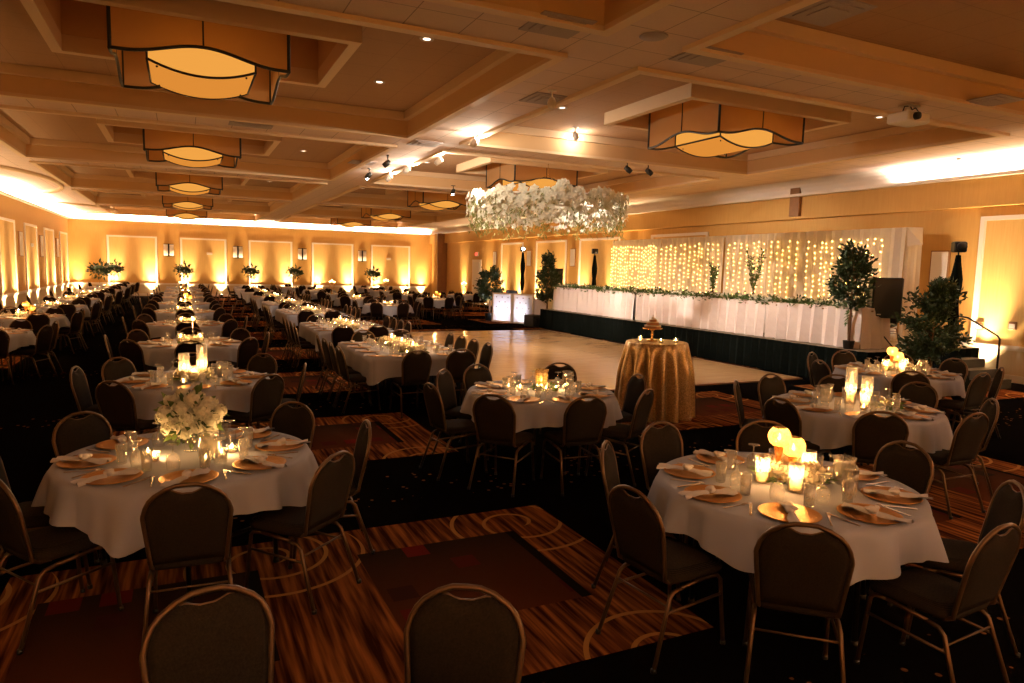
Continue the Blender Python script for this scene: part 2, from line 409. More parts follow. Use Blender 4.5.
# walls (with openings none; panels are framed on them)
mb = MB(); mb.smooth = False; mb.quad((XL, YB, 0), (XR, YB, 0), (XR, YB, 5.9), (XL, YB, 5.9)); struct('wall_back', mb, 'wall')
mb = MB(); mb.smooth = False; mb.quad((XL, YF, 0), (XL, YB, 0), (XL, YB, 5.9), (XL, YF, 5.9)); struct('wall_left', mb, 'wall')
mb = MB(); mb.smooth = False; mb.quad((XR, YB, 0), (XR, YF, 0), (XR, YF, 5.9), (XR, YB, 5.9)); struct('wall_right', mb, 'wall')
mb = MB(); mb.smooth = False; mb.quad((XR, YF, 0), (XL, YF, 0), (XL, YF, 5.9), (XR, YF, 5.9)); struct('wall_front', mb, 'wall')
# bulkhead along the right wall, with a pilaster
mb = MB(); mb.box((XR - .09, (YF + YB) / 2, 3.91), (.18, YB - YF, .62)); struct('wall_bulkhead', mb, 'wall')
mb = MB(); mb.box((XR - .22, 13.95, 4.1), (.12, .32, .86)); struct('trim_90', mb, 'brownwood_and_shade')  # the brown here is the pilaster's shading put into its colour
# wall corner pilaster at the far right
mb = MB(); mb.box((XR - .25, 42.6, 2.1), (.5, .9, 4.2)); struct('wall_pilaster', mb, 'wall')
mb = MB(); mb.box((XR - .31, 42.1, 2.1), (.62, .12, 4.2)); struct('trim_91', mb, 'brownwood_and_shade')
# coves: a shelf low down hides the strip light, curved cove above it
def cove_prof(d): return [(0, 4.20), (0, 4.20)]
def cove(axis, w, a, b, sgn, name, xin=0):
    # axis 'x': runs along x at y=w ; sgn = direction into the room
    mb = MB(); prof = [(.012, 4.21), (.03, 4.30), (.07, 4.40), (.14, 4.48), (.26, 4.535), (.42, 4.565)]
    pts = [(xin + p, z) for p, z in prof]
    for i in range(len(pts) - 1):
        (p, z), (q, y) = pts[i], pts[i + 1]
        if axis == 'x': mb.quad((a, w + sgn * p, z), (b, w + sgn * p, z), (b, w + sgn * q, y), (a, w + sgn * q, y))
        else: mb.quad((w + sgn * p, a, z), (w + sgn * p, b, z), (w + sgn * q, b, y), (w + sgn * q, a, y))
    mb.smooth = True; mb.sm = [True] * len(mb.f)
    sh = MB()
    c = w + sgn * (xin + .09)
    if axis == 'x': sh.box(((a + b) / 2, c, 4.20), (b - a, .18, .03)); sh.box(((a + b) / 2, w + sgn * (xin + .175), 4.225), (b - a, .02, .05))
    else: sh.box((c, (a + b) / 2, 4.20), (.18, b - a, .03)); sh.box((w + sgn * (xin + .175), (a + b) / 2, 4.225), (.02, b - a, .05))
    struct(name, mb, 'cove'); struct(name.replace('cove', 'cornice'), sh, 'white')
cove('x', YB, XL, XR, -1, 'cove_back'); cove('y', XL, YF, YB, 1, 'cove_left'); cove('y', XR, YF, YB, -1, 'cove_right', .19)
COVE = (1, .80, .66)
def strip(axis, w, a, b, sgn, p, xin=0):
    k = max(1, round((b - a) / 7)); ln = (b - a) / k
    for i in range(k):
        m = a + ln * (i + .5)
        o = light('AREA', 'cove_strip', (0, 0, 0), p * ln, COVE, sx=ln, sy=.05)
        if axis == 'x': o.location = (m, w + sgn * (xin + .12), 4.235); o.rotation_euler = (PI, 0, 0)
        else: o.location = (w + sgn * (xin + .12), m, 4.235); o.rotation_euler = (PI, 0, PI / 2)
strip('x', YB, XL + .1, XR - .2, -1, PCOVE); strip('y', XL, 27.5, YB - .3, 1, PCOVE); strip('y', XR, YF, 11.0, -1, PCOVE * .55, .19)
# curved end of the lower ceiling along the left
def arc_band(name, cx, cy, rx, ry, a0, a1, z0, z1, w, mat):
    mb = MB(); k = 20; vs = []
    for i in range(k + 1):
        a = a0 + (a1 - a0) * i / k
        for dw in (0, w):
            for z in (z0, z1): vs.append((cx + (rx + dw) * math.cos(a), cy + (ry + dw) * math.sin(a), z))
    fs = []
    for i in range(k):
        o = i * 4; fs += [(o, o + 1, o + 5, o + 4), (o + 2, o + 6, o + 7, o + 3), (o, o + 4, o + 6, o + 2)]
    mb.add(vs, fs); return struct(name, mb, mat)
arc_band('trim_92', -5.6, 27.6, 1.9, 4.6, -PI / 2, PI / 2, 4.47, 4.569, .12, 'lip')
arc_band('trim_93', -5.6, 41.0, 2.6, 3.6, -PI / 2, PI / 2, 4.49, 4.569, .12, 'lip')

# ---- dado rail, base boards, framed panels
def wallpt(side, t, off, z):
    return {'f': (t, YF + off, z), 'b': (t, YB - off, z), 'l': (XL + off, t, z), 'r': (XR - off, t, z)}[side]
def wbox(mb, side, t0, t1, z0, z1, d, off=0):
    c = wallpt(side, (t0 + t1) / 2, off + d / 2, (z0 + z1) / 2)
    mb.box(c, (t1 - t0, d, z1 - z0) if side == 'b' else (d, t1 - t0, z1 - z0))
RZ = .70
for side, a, b, nm in (('b', XL, XR - .5, 'back'), ('l', YF, YB, 'left'), ('r', YF, 35.6, 'right')):
    mb = MB(); wbox(mb, side, a, b, 0, RZ - .03, .012); struct('wall_dado_' + nm, mb, 'dado')
    mb = MB(); wbox(mb, side, a, b, RZ - .05, RZ + .03, .05); wbox(mb, side, a, b, RZ + .03, RZ + .05, .03); struct('trim_rail_' + nm, mb, 'white')
    mb = MB(); wbox(mb, side, a, b, 0, .15, .03); struct('baseboard_' + nm, mb, 'white')
UP = []
nf = 0
def panel(side, t0, t1, top=3.40, zb=None, ups=(0.13, .87)):
    global nf; nf += 1
    zb = zb or RZ + .05
    fr = MB(); w = .09
    for a, b, c, d in ((t0, t0 + w, zb, top), (t1 - w, t1, zb, top), (t0 + w, t1 - w, top - w, top)): wbox(fr, side, a, b, c, d, .045)
    wbox(fr, side, t0 + w, t0 + w + .02, zb, top - w, .025); wbox(fr, side, t1 - w - .02, t1 - w, zb, top - w, .025)
    f = struct('trim_%d' % (40 + nf), fr, 'white')
    p = MB(); wbox(p, side, t0 + w, t1 - w, zb, top - w, .008); struct('wall_panel_%d' % nf, p, 'panel')
    for u in ups: UP.append((side, t0 + (t1 - t0) * u))
back_panels = [(-3.78, -1.27), (-.08, 2.42), (3.66, 6.20), (7.38, 9.98), (11.14, 13.76)]
for a, b in back_panels: panel('b', a, b)
UP += [('b', -5.2), ('b', 14.55)]
left_panels = [(44.4 - i * 4.35 - 2.55, 44.4 - i * 4.35) for i in range(8)]
for a, b in left_panels: panel('l', a, b)
for a, b in ((31.0, 33.6), (26.7, 29.6), (22.6, 25.6)): panel('r', a, b)
panel('r', 17.6, 20.6, ups=()); panel('r', 5.9, 9.15, ups=(.90, .3))
panel('r', 1.2, 4.6); 
UP += [('r', 35.2), ('r', 39.0), ('r', 21.7)]
fx = MB(); fx.lathe([(.0, 0), (.075, 0), (.085, .03), (.08, .13), (.0, .135)], 14)
fxm = fx.mesh('floor_uplight', 'black')
fl = MB(); fl.lathe([(0, .136), (.055, .137), (.0, .139)], 12); flm = fl.mesh('lens', 'uplens')
cnt = {}
UP.sort(key=lambda q: (q[0], q[1] if q[0] == 'b' else -q[1]))
ORD = ['first', 'second', 'third', 'fourth', 'fifth', 'sixth', 'seventh', 'eighth', 'ninth', 'tenth', 'eleventh', 'twelfth', 'thirteenth', 'fourteenth', 'fifteenth', 'sixteenth']
UP += [('f', x) for x in (-4.2, -1.8, .8, 3.4, 6.0, 8.6, 11.2, 13.8)]  # unseen fill spots added along the front wall to brighten the ceiling
for side, t in UP:
    cnt[side] = cnt.get(side, 0) + 1
    p = wallpt(side, t, .20, 0)
    nm = {'b': 'back', 'l': 'left', 'r': 'right', 'f': 'front'}[side]
    if side == 'b' or side == 'r' or t > 26:
        near = t < 12 and side == 'r'
        inst([('housing', fxm, []), ('lens', flm, [])], 'floor_uplight', p, 0, 'black floor uplight at the foot of the %s wall, %s from %s' % (nm, ORD[cnt[side] - 1], 'its left corner' if side == 'b' else 'the far corner'), 'uplight', 'floor uplights along the %s wall' % nm)
    if side != 'f' and not (side == 'l' and t < 24):
        q = wallpt(side, t, .42, .19); bm = light('SPOT', 'uplight_and_fill_beam', q, PUP * {'l': .65, 'r': .9, 'b': 1.1}[side] * (.5 if t == -5.2 else 1), (1, .68, .36), size=.03, spot=rad(42), blend=1.0); aim(bm, wallpt(side, t, 0, 1.75))
    o = light('SPOT', 'uplight_and_fill_beam', (p[0], p[1], .19), PUP * {'l': .3, 'f': PFR, 'r': .35, 'b': .4}[side] * (.5 if t == -5.2 else 1), (1, .69, .36), size=.035, spot=rad(88), blend=.9)
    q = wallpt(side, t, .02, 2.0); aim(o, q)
    if side == 'f': aim(o, wallpt(side, t, 1.4, 4.5)); o.data.spot_size = rad(80); o.data.color = (1, .80, .64)  # added front-wall fill points up at the ceiling
# door on the right wall near the far corner
mb = MB(); wbox(mb, 'r', 36.3, 37.6, 0, 2.55, .05); d = struct('door_1', mb, 'white')
mb = MB(); wbox(mb, 'r', 36.5, 37.4, .06, 2.42, .02, .05); mb.build('door_panel', 'plasticw', d)
mb = MB(); wbox(mb, 'r', 37.2, 37.28, 1.0, 1.1, .09, .05); mb.build('door_handle', 'goldm', d)
# exit sign
ex = empty('exit_sign', (XR - .06, 36.9, 2.86)); tag(ex, 'small red exit sign above the white door in the far corner', 'exit sign')
mb = MB(); mb.box((0, 0, 0), (.06, .42, .24), bev=.008); mb.build('sign_body', 'plasticw', ex)
# the word, from box strokes (reads from the room side, -x looking +x: y decreasing to the right)
mb = MB(); lw = .014
def stroke(mb, y0, z0, y1, z1):
    c = ((y0 + y1) / 2, (z0 + z1) / 2); ln = math.hypot(y1 - y0, z1 - z0); a = math.atan2(z1 - z0, y1 - y0)
    mb.box((-.036, c[0], c[1]), (.012, ln + lw, lw * 1.3), rx=a)
def letter(mb, ch, y, h=.13, w=.07):
    z = -h / 2; T = h / 2; r = y - w   # y is left edge as seen from the room
    S_ = {'E': [(y, z, y, T), (y, T, r, T), (y, 0, r, 0), (y, z, r, z)], 'X': [(y, z, r, T), (y, T, r, z)], 'I': [(y - w / 2, z, y - w / 2, T)], 'T': [(y, T, r, T), (y - w / 2, z, y - w / 2, T)]}[ch]
    for s in S_: stroke(mb, *s)
for i, ch in enumerate('EXIT'): letter(mb, ch, .18 - i * .095)
mb.build('lettering', 'red', ex)

# ---- sconces
def sconce_mesh():
    a = MB(); a.box((0, -.03, 0), (.30, .04, .62)); a.box((0, -.06, 0), (.045, .05, .64))
    b = MB()
    for s in (-1, 1):
        vs = []; k = 6
        for i in range(k + 1):
            t = PI * i / k
            for z in (-.28, .28): vs.append((s * .085 - .065 * math.cos(t), -.05 - .06 * math.sin(t), z))
        b.add(vs, [(2 * i, 2 * i + 1, 2 * i + 3, 2 * i + 2) for i in range(k)] + [tuple(range(0, 2 * k + 2, 2)), tuple(range(1, 2 * k + 2, 2))[::-1]])
    return [('backplate', a.mesh('backplate', 'blackmetal'), []), ('shade', b.mesh('shade', 'sconce'), [])]
sm = sconce_mesh()
def flat_sconce():
    a = MB(); ringb = [(-.19, 0, .012, .72), (.19, 0, .012, .72)]
    a.box((0, -.03, 0), (.42, .05, .76)); b = MB(); b.box((0, -.062, 0), (.37, .014, .71), bev=.004)
    return [('frame', a.mesh('frame', 'brownwood_and_shade'), []), ('shade', b.mesh('shade', 'sconce'), [])]
fs_ = flat_sconce()
ordn = ['first', 'second', 'third', 'fourth', 'fifth', 'sixth', 'seventh', 'eighth', 'ninth', 'tenth']
for i, x in enumerate((-.68, 3.05, 6.8, 10.55)):
    inst(sm, 'wall_sconce', (x, YB, 2.66), 0, sc=(1.75, 1, 1.15), label='twin-tube white wall sconce between the %s and %s back wall panels' % (ordn[i], ordn[i + 1]), cat='wall sconce', group='sconces on the back wall')
for i, y in enumerate([44.4 - 4.35 * k - 3.45 for k in range(3)]):
    inst(fs_, 'wall_sconce', (XL, y, 2.55), PI / 2, sc=(1.45, 1, 1.25), label='framed flat wall sconce on the left wall, %s from the far corner' % ordn[i], cat='wall sconce', group='sconces on the left wall')
for i, (y, z) in enumerate(((9.95, 2.32), (21.7, 2.75), (26.1, 2.62), (30.3, 2.6), (34.4, 2.6))):
    inst(fs_, 'wall_sconce', (XR, y, z), -PI / 2, ['framed flat wall sconce behind the wrapped stand beside the stage', 'framed flat wall sconce by the left end of the light backdrop', 'framed flat wall sconce above the tree beside the head table', 'framed flat wall sconce right of the spotlight stand behind the booth', 'framed flat wall sconce nearest the white door'][i], 'wall sconce', 'sconces on the right wall')
# small wall devices
dm = MB(); dm.box((0, -.025, 0), (.30, .05, .14), bev=.006); dm.box((0, -.055, 0), (.2, .02, .06)); dmm = dm.mesh('alarm_strobe', 'plasticw')
inst(dmm, 'alarm_strobe', (1.48, YB - .008, 2.52), 0, 'small white alarm strobe on the second back wall panel', 'alarm strobe', 'alarm strobes')
inst(dmm, 'alarm_strobe', (12.3, YB - .008, 2.52), 0, 'small white alarm strobe on the rightmost back wall panel', 'alarm strobe', 'alarm strobes')
inst(dmm, 'alarm_strobe', (XL + .008, 34.5, 2.55), PI / 2, 'small white alarm strobe on the left wall', 'alarm strobe', 'alarm strobes')
tm = MB(); tm.box((0, -.02, 0), (.15, .04, .16), bev=.006); 
tm2 = MB(); tm2.box((0, -.045, -.01), (.11, .012, .09))
th = [('case', tm.mesh('case', 'brownwood_and_shade'), []), ('plate', tm2.mesh('plate', 'plasticw'), [])]
inst(th, 'thermostat', (XR - .01, 8.33, 1.16), -PI / 2, 'white wall thermostat inside the large framed panel on the right wall', 'thermostat')
inst(th, 'wall_switch', (XR - .01, 8.98, 1.10), -PI / 2, 'white wall switch beside the left upright of the framed panel', 'switch')

# ---- chandeliers
def chand():
    W = .95; zc, zt = 4.38, 5.50; n = 24; H2 = .62
    wave = lambda u: zc + .14 * (.5 + .5 * math.cos(PI * min(1, abs(u) * 1.15)))   # low corners, high middle
    faces = []; trims = MB()
    for q in range(4):
        mb = MB(); vs = []
        Rz = Matrix.Rotation(q * PI / 2, 3, 'Z')
        for i in range(n + 1):
            u = -1 + 2 * i / n; vs.append(Rz @ Vector((u * W, -W, wave(u)))); vs.append(Rz @ Vector((u * W, -W, zt)))
        mb.add(vs, [(2 * i, 2 * i + 2, 2 * i + 3, 2 * i + 1) for i in range(n)])
        faces.append(('shade_panel', mb.mesh('shade_panel', 'shade'), []))
        trims.tube([Rz @ Vector((u / 12 * W, -W - .004, wave(u / 12))) for u in range(-12, 13)], .020, 6)
        trims.tube([Rz @ Vector((W, -W, zc)), Rz @ Vector((W, -W, zt))], .022, 6)
        trims.tube([Rz @ Vector((0, -W - .004, wave(0))), Rz @ Vector((0, -W - .004, zt))], .010, 5)
    # inner bowl: box with a bottom that sags along x
    w = .60; zb = 4.40; bs = MB(); bb = MB(); tr = MB()
    sag = lambda u: zb - .13 * (1 - u * u)
    k = 16
    for sy in (-1, 1):
        vs = []
        for i in range(k + 1): u = -1 + 2 * i / k; vs += [(u * w, sy * w, sag(u)), (u * w, sy * w, zb + .32)]
        bs.add(vs, [(2 * i, 2 * i + 2, 2 * i + 3, 2 * i + 1) for i in range(k)])
        tr.tube([(u / 8 * w, sy * w, sag(u / 8)) for u in range(-8, 9)], .016, 6)
    for sx in (-1, 1):
        bs.quad((sx * w, -w, zb), (sx * w, w, zb), (sx * w, w, zb + .32), (sx * w, -w, zb + .32))
        tr.tube([(sx * w, -w, zb), (sx * w, w, zb)], .016, 6)
        for sy in (-1, 1): tr.tube([(sx * w, sy * w, zb), (sx * w, sy * w, zb + .32)], .014, 6)
    vs = []
    for i in range(k + 1): u = -1 + 2 * i / k; vs += [(u * w, -w, sag(u)), (u * w, w, sag(u))]
    bb.add(vs, [(2 * i, 2 * i + 1, 2 * i + 3, 2 * i + 2) for i in range(k)])
    st = MB()
    for sx in (-1, 1):
        for sy in (-1, 1): st.tube([(sx * .5, sy * .5, zb + .3), (sx * .5, sy * .5, 5.55)], .012, 6); bb.mat(0)
    st.box((0, 0, 5.535), (1.3, 1.3, .03))
    for sx in (-1, 1):
        for sy in (-1, 1): st.ball((sx * .5, sy * .5, sag(.83) - .012), .014, 6, 4)
    return faces + [('shade_trim', trims.mesh('shade_trim', 'black'), []), ('inner_bowl_side', bs.mesh('bowl_side', 'bowlside'), []), ('inner_bowl_bottom', bb.mesh('bowl_bottom', 'bowl'), []), ('bowl_trim', tr.mesh('bowl_trim', 'black'), []), ('hanger', st.mesh('hanger', 'blackmetal'), [])]
CH = chand()
for i in range(2):
    for j in range(-1, 5):
        p = (CX0 + i * PX, CY0 + j * PY, 0)
        lab = 'square amber ceiling lantern with wavy black rim, %s column, %s from the camera' % (('left', 'right')[i], ('overhead' if j < 0 else ordn[j]))
        if j >= 0: inst(CH, 'square_chandelier', p, 0, lab, 'chandelier', 'amber square chandeliers in the ceiling recesses')
        o = light('AREA', 'chandelier_glow', (p[0], p[1], 4.20), PCH, (1, .60, .28), sx=1.1, sy=1.1)
# ---- ceiling fittings
dfm = MB(); dfm.box((0, 0, -.006), (.6, .6, .012)); dfm.box((0, 0, -.016), (.44, .44, .012)); dfm.box((0, 0, -.026), (.26, .26, .012)); dfm = dfm.mesh('air_diffuser', 'diff')
zs = ZC
for i, (x, y) in enumerate(((3.55, 6.55), (5.55, 6.6), (4.92, 9.35), (4.55, 13.9), (4.05, 17.3), (1.2, 13.9), (10.3, 6.2), (5.6, 4.95))):
    L_ = ['square grey air diffuser in the soffit, above the near left chandelier bay', 'square grey air diffuser in the soffit left of the bare right beam corner', 'square grey air diffuser beside the white spotlight', 'square grey air diffuser at the soffit crossing between the bays', 'square grey air diffuser behind the black spotlight', 'long grey air diffuser in the cross beam behind the nearest left chandelier', 'square grey air diffuser beside the projector', 'square grey air diffuser at the top edge near the dark right bay'][i]
    inst(dfm, 'air_diffuser', (x, y, zs), 0, L_, 'air diffuser', 'square air diffusers in the soffits', sc=(1.25, .6, 1) if i == 5 else None)
spm = MB(); spm.lathe([(.0, -.012), (.13, -.012), (.15, -.006), (.155, 0)], 24, cap0=False); spm = spm.mesh('ceiling_speaker', 'diff')
inst(spm, 'ceiling_speaker', (4.62, 6.35, zs), 0, 'round grey ceiling speaker between two square air diffusers', 'speaker')
dl = MB(); dl.lathe([(.05, -.001), (.085, -.014), (.095, -.001)], 18, cap0=False, cap1=False); dlm = dl.mesh('trim_ring', 'plasticw')
dl2 = MB(); dl2.lathe([(0, -.004), (.05, -.004)], 14, cap1=False); dlens = dl2.mesh('lens', 'lamp')
k = 0
for i in range(2):
    for j in range(-1, 4):
        for sx, sy in ((1, .4), (1, -.35), (-1, .4)):
            x = CX0 + i * PX + sx * 2.65; y = CY0 + j * PY + sy * 3.2
            if (i, sx) == (0, -1) or (i == 1 and sx == 1 and j > 0): continue
            k += 1
            if j >= 0: inst([('trim_ring', dlm, []), ('lens', dlens, [])], 'recessed_downlight', (x, y, ZI), 0, 'round recessed downlight, %s bay column, %s bay from camera, %s corner' % (('left', 'right')[i], ordn[j], ('far ' if sy > 0 else 'near ') + ('right' if sx > 0 else 'left')), 'downlight', 'recessed downlights in the ceiling bays')
            if j < 3: light('SPOT', 'downlight_beam', (x, y, ZI - .03), PDL, (1, .74, .50), size=.05, spot=rad(75), blend=1.0)
# track spotlights on the central soffit, some lit
def spot_parts(body):
    a = MB(); a.tube([(0, 0, 0), (0, 0, -.12)], .012, 8); a.box((0, 0, -.01), (.12, .05, .02))
    b = MB(); b.lathe([(0, -.13), (.055, -.12), (.065, -.02), (.05, .06), (0, .07)], 14, c=(0, 0, -.15))
    b.v = [tuple(Matrix.Rotation(rad(50), 3, 'X') @ (Vector(v) - Vector((0, 0, -.15))) + Vector((0, 0, -.17))) for v in b.v]
    return [('bracket', a.mesh('bracket', 'blackmetal' if body == 'black' else 'plasticw'), []), ('lamp_head', b.mesh('lamp_head', body), [])]
sb, sw = spot_parts('black'), spot_parts('plasticw')
RING = Vector((7.95, 14.9, 3.4))
for i, (x, y, z, k_, lit) in enumerate(((4.3, 15.85, zs, sb, 0), (5.2, 14.85, zs, sw, 1), (5.0, 16.6, zs, sw, 1), (5.05, 18.4, zs, sw, 1), (4.45, 18.2, zs, sb, 2), (4.75, 8.85, zs, sw, 0), (7.3, 12.55, ZI - .02, sw, 3), (5.0, 12.3, zs, sw, 1), (9.25, 13.5, zs, sb, 0), (9.85, 13.52, zs, sb, 0), (7.6, 20.4, zs, sb, 2))):
    L_ = ['black clamp spotlight on the soffit crossing, unlit', 'white spotlight with glaring lens, aimed at the hanging flowers', 'small white spotlight glowing on the beam edge, second in its row', 'small white spotlight glowing on the beam edge, third in its row', 'tiny blue-white lit spotlight beyond the black one', 'white spotlight hanging by a square air diffuser', 'white spotlight inside the right bay recess', 'white spotlight washing the corner of the right bay beam', 'left of two black spotlights under the beam', 'right of two black spotlights under the beam', 'blue-white lit spotlight left of the hanging flower ring'][i]
    d = Vector((RING.x - x, RING.y - y)); rz = math.atan2(d.y, d.x) - PI / 2
    SP = inst(k_, 'ceiling_spotlight', (x, y, z), rz + PI, L_, 'spotlight', 'ceiling spotlights')
    if lit == 1:
        tg, pw, an = {1: (RING, 1, 46), 2: ((11.6, 18.5, 1.0), PSTG, 40), 3: ((11.4, 14.2, .6), PSTG, 60), 7: ((11.6, 10.5, 1.0), PSTG, 48)}[i]
        o = light('SPOT', 'spot_beam', (x, y, z - .25), PSPOT * pw, (1, .84, .70), size=.03, spot=rad(an), blend=.7); aim(o, tg)
        o = light('POINT', 'spot_spill', (x + .12, y, z - .09), PSPOT * .045, (1, .82, .62), size=.03)
    if lit == 3: light('POINT', 'spot_spill', (x + .35, y + .45, z - .15), PSPOT * .008, (1, .84, .68), size=.03)
    if lit == 2:
        b = MB(); b.ball((0, .06, -.25), .045, 10, 6); b.build('lens', 'lampb', SP)
# projector
pj = empty('ceiling_projector', (9.65, 6.95, .08)); tag(pj, 'white ceiling projector on a short pole under the beam', 'projector')
a = MB(); a.box((0, 0, 4.30), (.48, .36, .15), bev=.02); a.build('case', 'plasticw', pj)
a = MB(); a.lathe([(0, 0), (.055, 0), (.05, .06), (0, .06)], 16); a.v = [(v[0] - .1, -v[2] - .18, v[1] + 4.30) for v in a.v]; a.build('lens', 'black', pj)
a = MB(); a.tube([(0, 0, 4.37), (0, 0, 4.49)], .025, 8); a.box((0, 0, 4.475), (.2, .2, .03)); a.build('mount', 'plasticw', pj)
a = MB(); a.tube([(-.2, -.05, 4.38), (-.17, -.05, 4.45), (-.05, -.05, 4.47), (0, -.05, 4.42), (.07, -.05, 4.46), (.16, -.05, 4.4)], .008, 6); a.build('cable', 'black', pj)
# white sensor near right cove
sp = MB(); sp.lathe([(.0, -.05), (.05, -.045), (.06, 0)], 14); inst(sp.mesh('smoke_detector', 'plasticw'), 'smoke_detector', (14.6, 9.3, ZC), 0, 'small round smoke detector on the ceiling by the right cove', 'smoke detector')
# ---------------------------------------------------------------- chairs
def ztop(x):
    x = abs(x)
    P = [(0, .912), (.05, .910), (.10, .893), (.15, .862), (.185, .825), (.205, .775), (.21, .74)]
    for (a, b), (c, d) in zip(P, P[1:]):
        if x <= c: return b + (d - b) * (x - a) / (c - a)
    return .74
def lean(z): return -.215 - (z - .45) * .22
def xs_(x, z): return x * (.86 + .14 * min(1, max(0, (z - .47) / .28)))
def chair_mesh(hi):
    nx, nz, seg = (16, 8, 7) if hi else (8, 4, 4)
    b = MB(); vs = []; zb = .47
    cols = [-.20 + .40 * i / nx for i in range(nx + 1)]
    for side in (1, -1):
        for x in cols:
            zt = ztop(x) - .012 - (.034 * math.exp(-(x / .062) ** 4))
            for k in range(nz + 1):
                v = k / nz; z = zb + (zt - zb) * v; u = x / .20
                t = .004 + .020 * (1 - abs(u) ** 5) * (1 - abs(2 * v - 1) ** 7)
                vs.append((xs_(x, z), lean(z) + side * t, z))
    m = nz + 1; o2 = (nx + 1) * m; fs = []
    for i in range(nx):
        for k in range(nz):
            a = i * m + k; fs.append((a, a + 1, a + m + 1, a + m)); a += o2; fs.append((a, a + m, a + m + 1, a + 1))
        a = i * m; fs.append((a, a + m, a + m + o2, a + o2)); a += nz; fs.append((a, a + o2, a + m + o2, a + m))
    for a in (0, nx * m):
        for k in range(nz):
            q = (a + k, a + k + o2, a + k + 1 + o2, a + k + 1); fs.append(q if a == 0 else q[::-1])
    b.add(vs, fs)
    f = MB()
    xx = [-.21, -.208, -.196, -.178, -.15, -.10, -.05, 0, .05, .10, .15, .178, .196, .208, .21] if hi else [-.21, -.2, -.16, -.09, 0, .09, .16, .2, .21]
    zz = [.50, .60, .68] if hi else [.58]
    pts = [(-.165, -.12, .425), (-.172, -.175, .43), (xs_(-.21, .47), lean(.47), .455)] + [(xs_(-.212, z), lean(z), z) for z in zz]
    top = [(x, lean(ztop(x)), ztop(x)) for x in xx]
    pts = pts + top + [(-p[0], p[1], p[2]) for p in reversed(pts)]
    f.tube(pts, .0115, seg)
    if hi: # lower edge of the hand slot
        f.tube([(x, lean(.88), ztop(x) - .012 - .034 * math.exp(-(x / .062) ** 4)) for x in [-.09 + .18 * i / 8 for i in range(9)]], .005, 5)
    s = MB(); vs = []; fs = []; a_ = 14 if hi else 6
    # seat cushion: rounded rectangle rings
    def rr(w, d, z, k=4 if hi else 2):
        o = []; r = .07
        for cx, cy, a0 in ((w - r, d - r, 0), (-w + r, d - r, 90), (-w + r, -d + r, 180), (w - r, -d + r, 270)):
            for i in range(k + 1):
                a = rad(a0 + 90 * i / k); o.append((cx + r * math.cos(a), cy + r * math.sin(a), z))
        return o
    rings = [rr(.195, .195, .425), rr(.212, .21, .432), rr(.218, .216, .455), rr(.21, .208, .478), rr(.17, .165, .49)]
    n = len(rings[0])
    for r in rings: vs += r
    for i in range(len(rings) - 1):
        for j in range(n): fs.append((i * n + j, i * n + (j + 1) % n, (i + 1) * n + (j + 1) % n, (i + 1) * n + j))
    fs += [tuple(range(n))[::-1], tuple(range((len(rings) - 1) * n, len(rings) * n))]
    s.add(vs, fs)
    s.v = [(v[0] * (1 - .06 * (v[1] < 0)), v[1], v[2]) for v in s.v]
    legs = []
    def leg(sx, front):
        q = MB()
        if front: q.tube([(sx * .19, .10, .415), (sx * .192, .165, .408), (sx * .195, .185, .385), (sx * .205, .225, .0)], .0115, seg)
        else: q.tube([(sx * .19, -.10, .395), (sx * .192, -.165, .385), (sx * .197, -.195, .36), (sx * .225, -.315, .0)], .0115, seg)
        return q
    rails = []
    for sx in (-1, 1):
        q = MB(); q.tube([(sx * .19, .11, .415), (sx * .19, -.11, .395)], .0115, seg)
        if hi: q.tube([(sx * .1985, .198, .30), (sx * .204, -.218, .285)], .008, seg)
        rails.append(q)
    st = MB(); st.tube([(-.2, -.208, .318), (.2, -.208, .318)], .006, 6)
    foot = MB()
    if hi:
        L_ = [('leg', (1, 1)), ('leg', (-1, 1)), ('leg', (1, 0)), ('leg', (-1, 0))]
        parts = [('seat', s.mesh('seat', 'seat'), []), ('backrest', b.mesh('backrest', 'seat'), []), ('back_frame', f.mesh('back_frame', 'frame'), [])]
        for nm, (sx, fr) in L_:
            ft = MB(); ft.lathe([(.0, 0), (.015, 0), (.0145, .022), (.0, .022)], 8, c=((sx * .205, .225, 0) if fr else (sx * .225, -.315, 0)))
            parts.append((nm, leg(sx, fr).mesh('leg', 'frame'), [('rubber_foot', ft.mesh('rubber_foot', 'black'))]))
        for q in rails: parts.append(('side_rail', q.mesh('side_rail', 'frame'), []))
        parts.append(('stretcher', st.mesh('stretcher', 'frame'), []))
        return parts
    a = MB(); 
    for q, mi in ((b, 0), (s, 0), (f, 1), (rails[0], 1), (rails[1], 1), (st, 1), (leg(1, 1), 1), (leg(-1, 1), 1), (leg(1, 0), 1), (leg(-1, 0), 1)):
        a.mat(mi); a.add(q.v, q.f)
    return a.mesh('banquet_chair', ['seatfar', 'frame'])
CHAIR, CHAIRF = chair_mesh(True), chair_mesh(False)

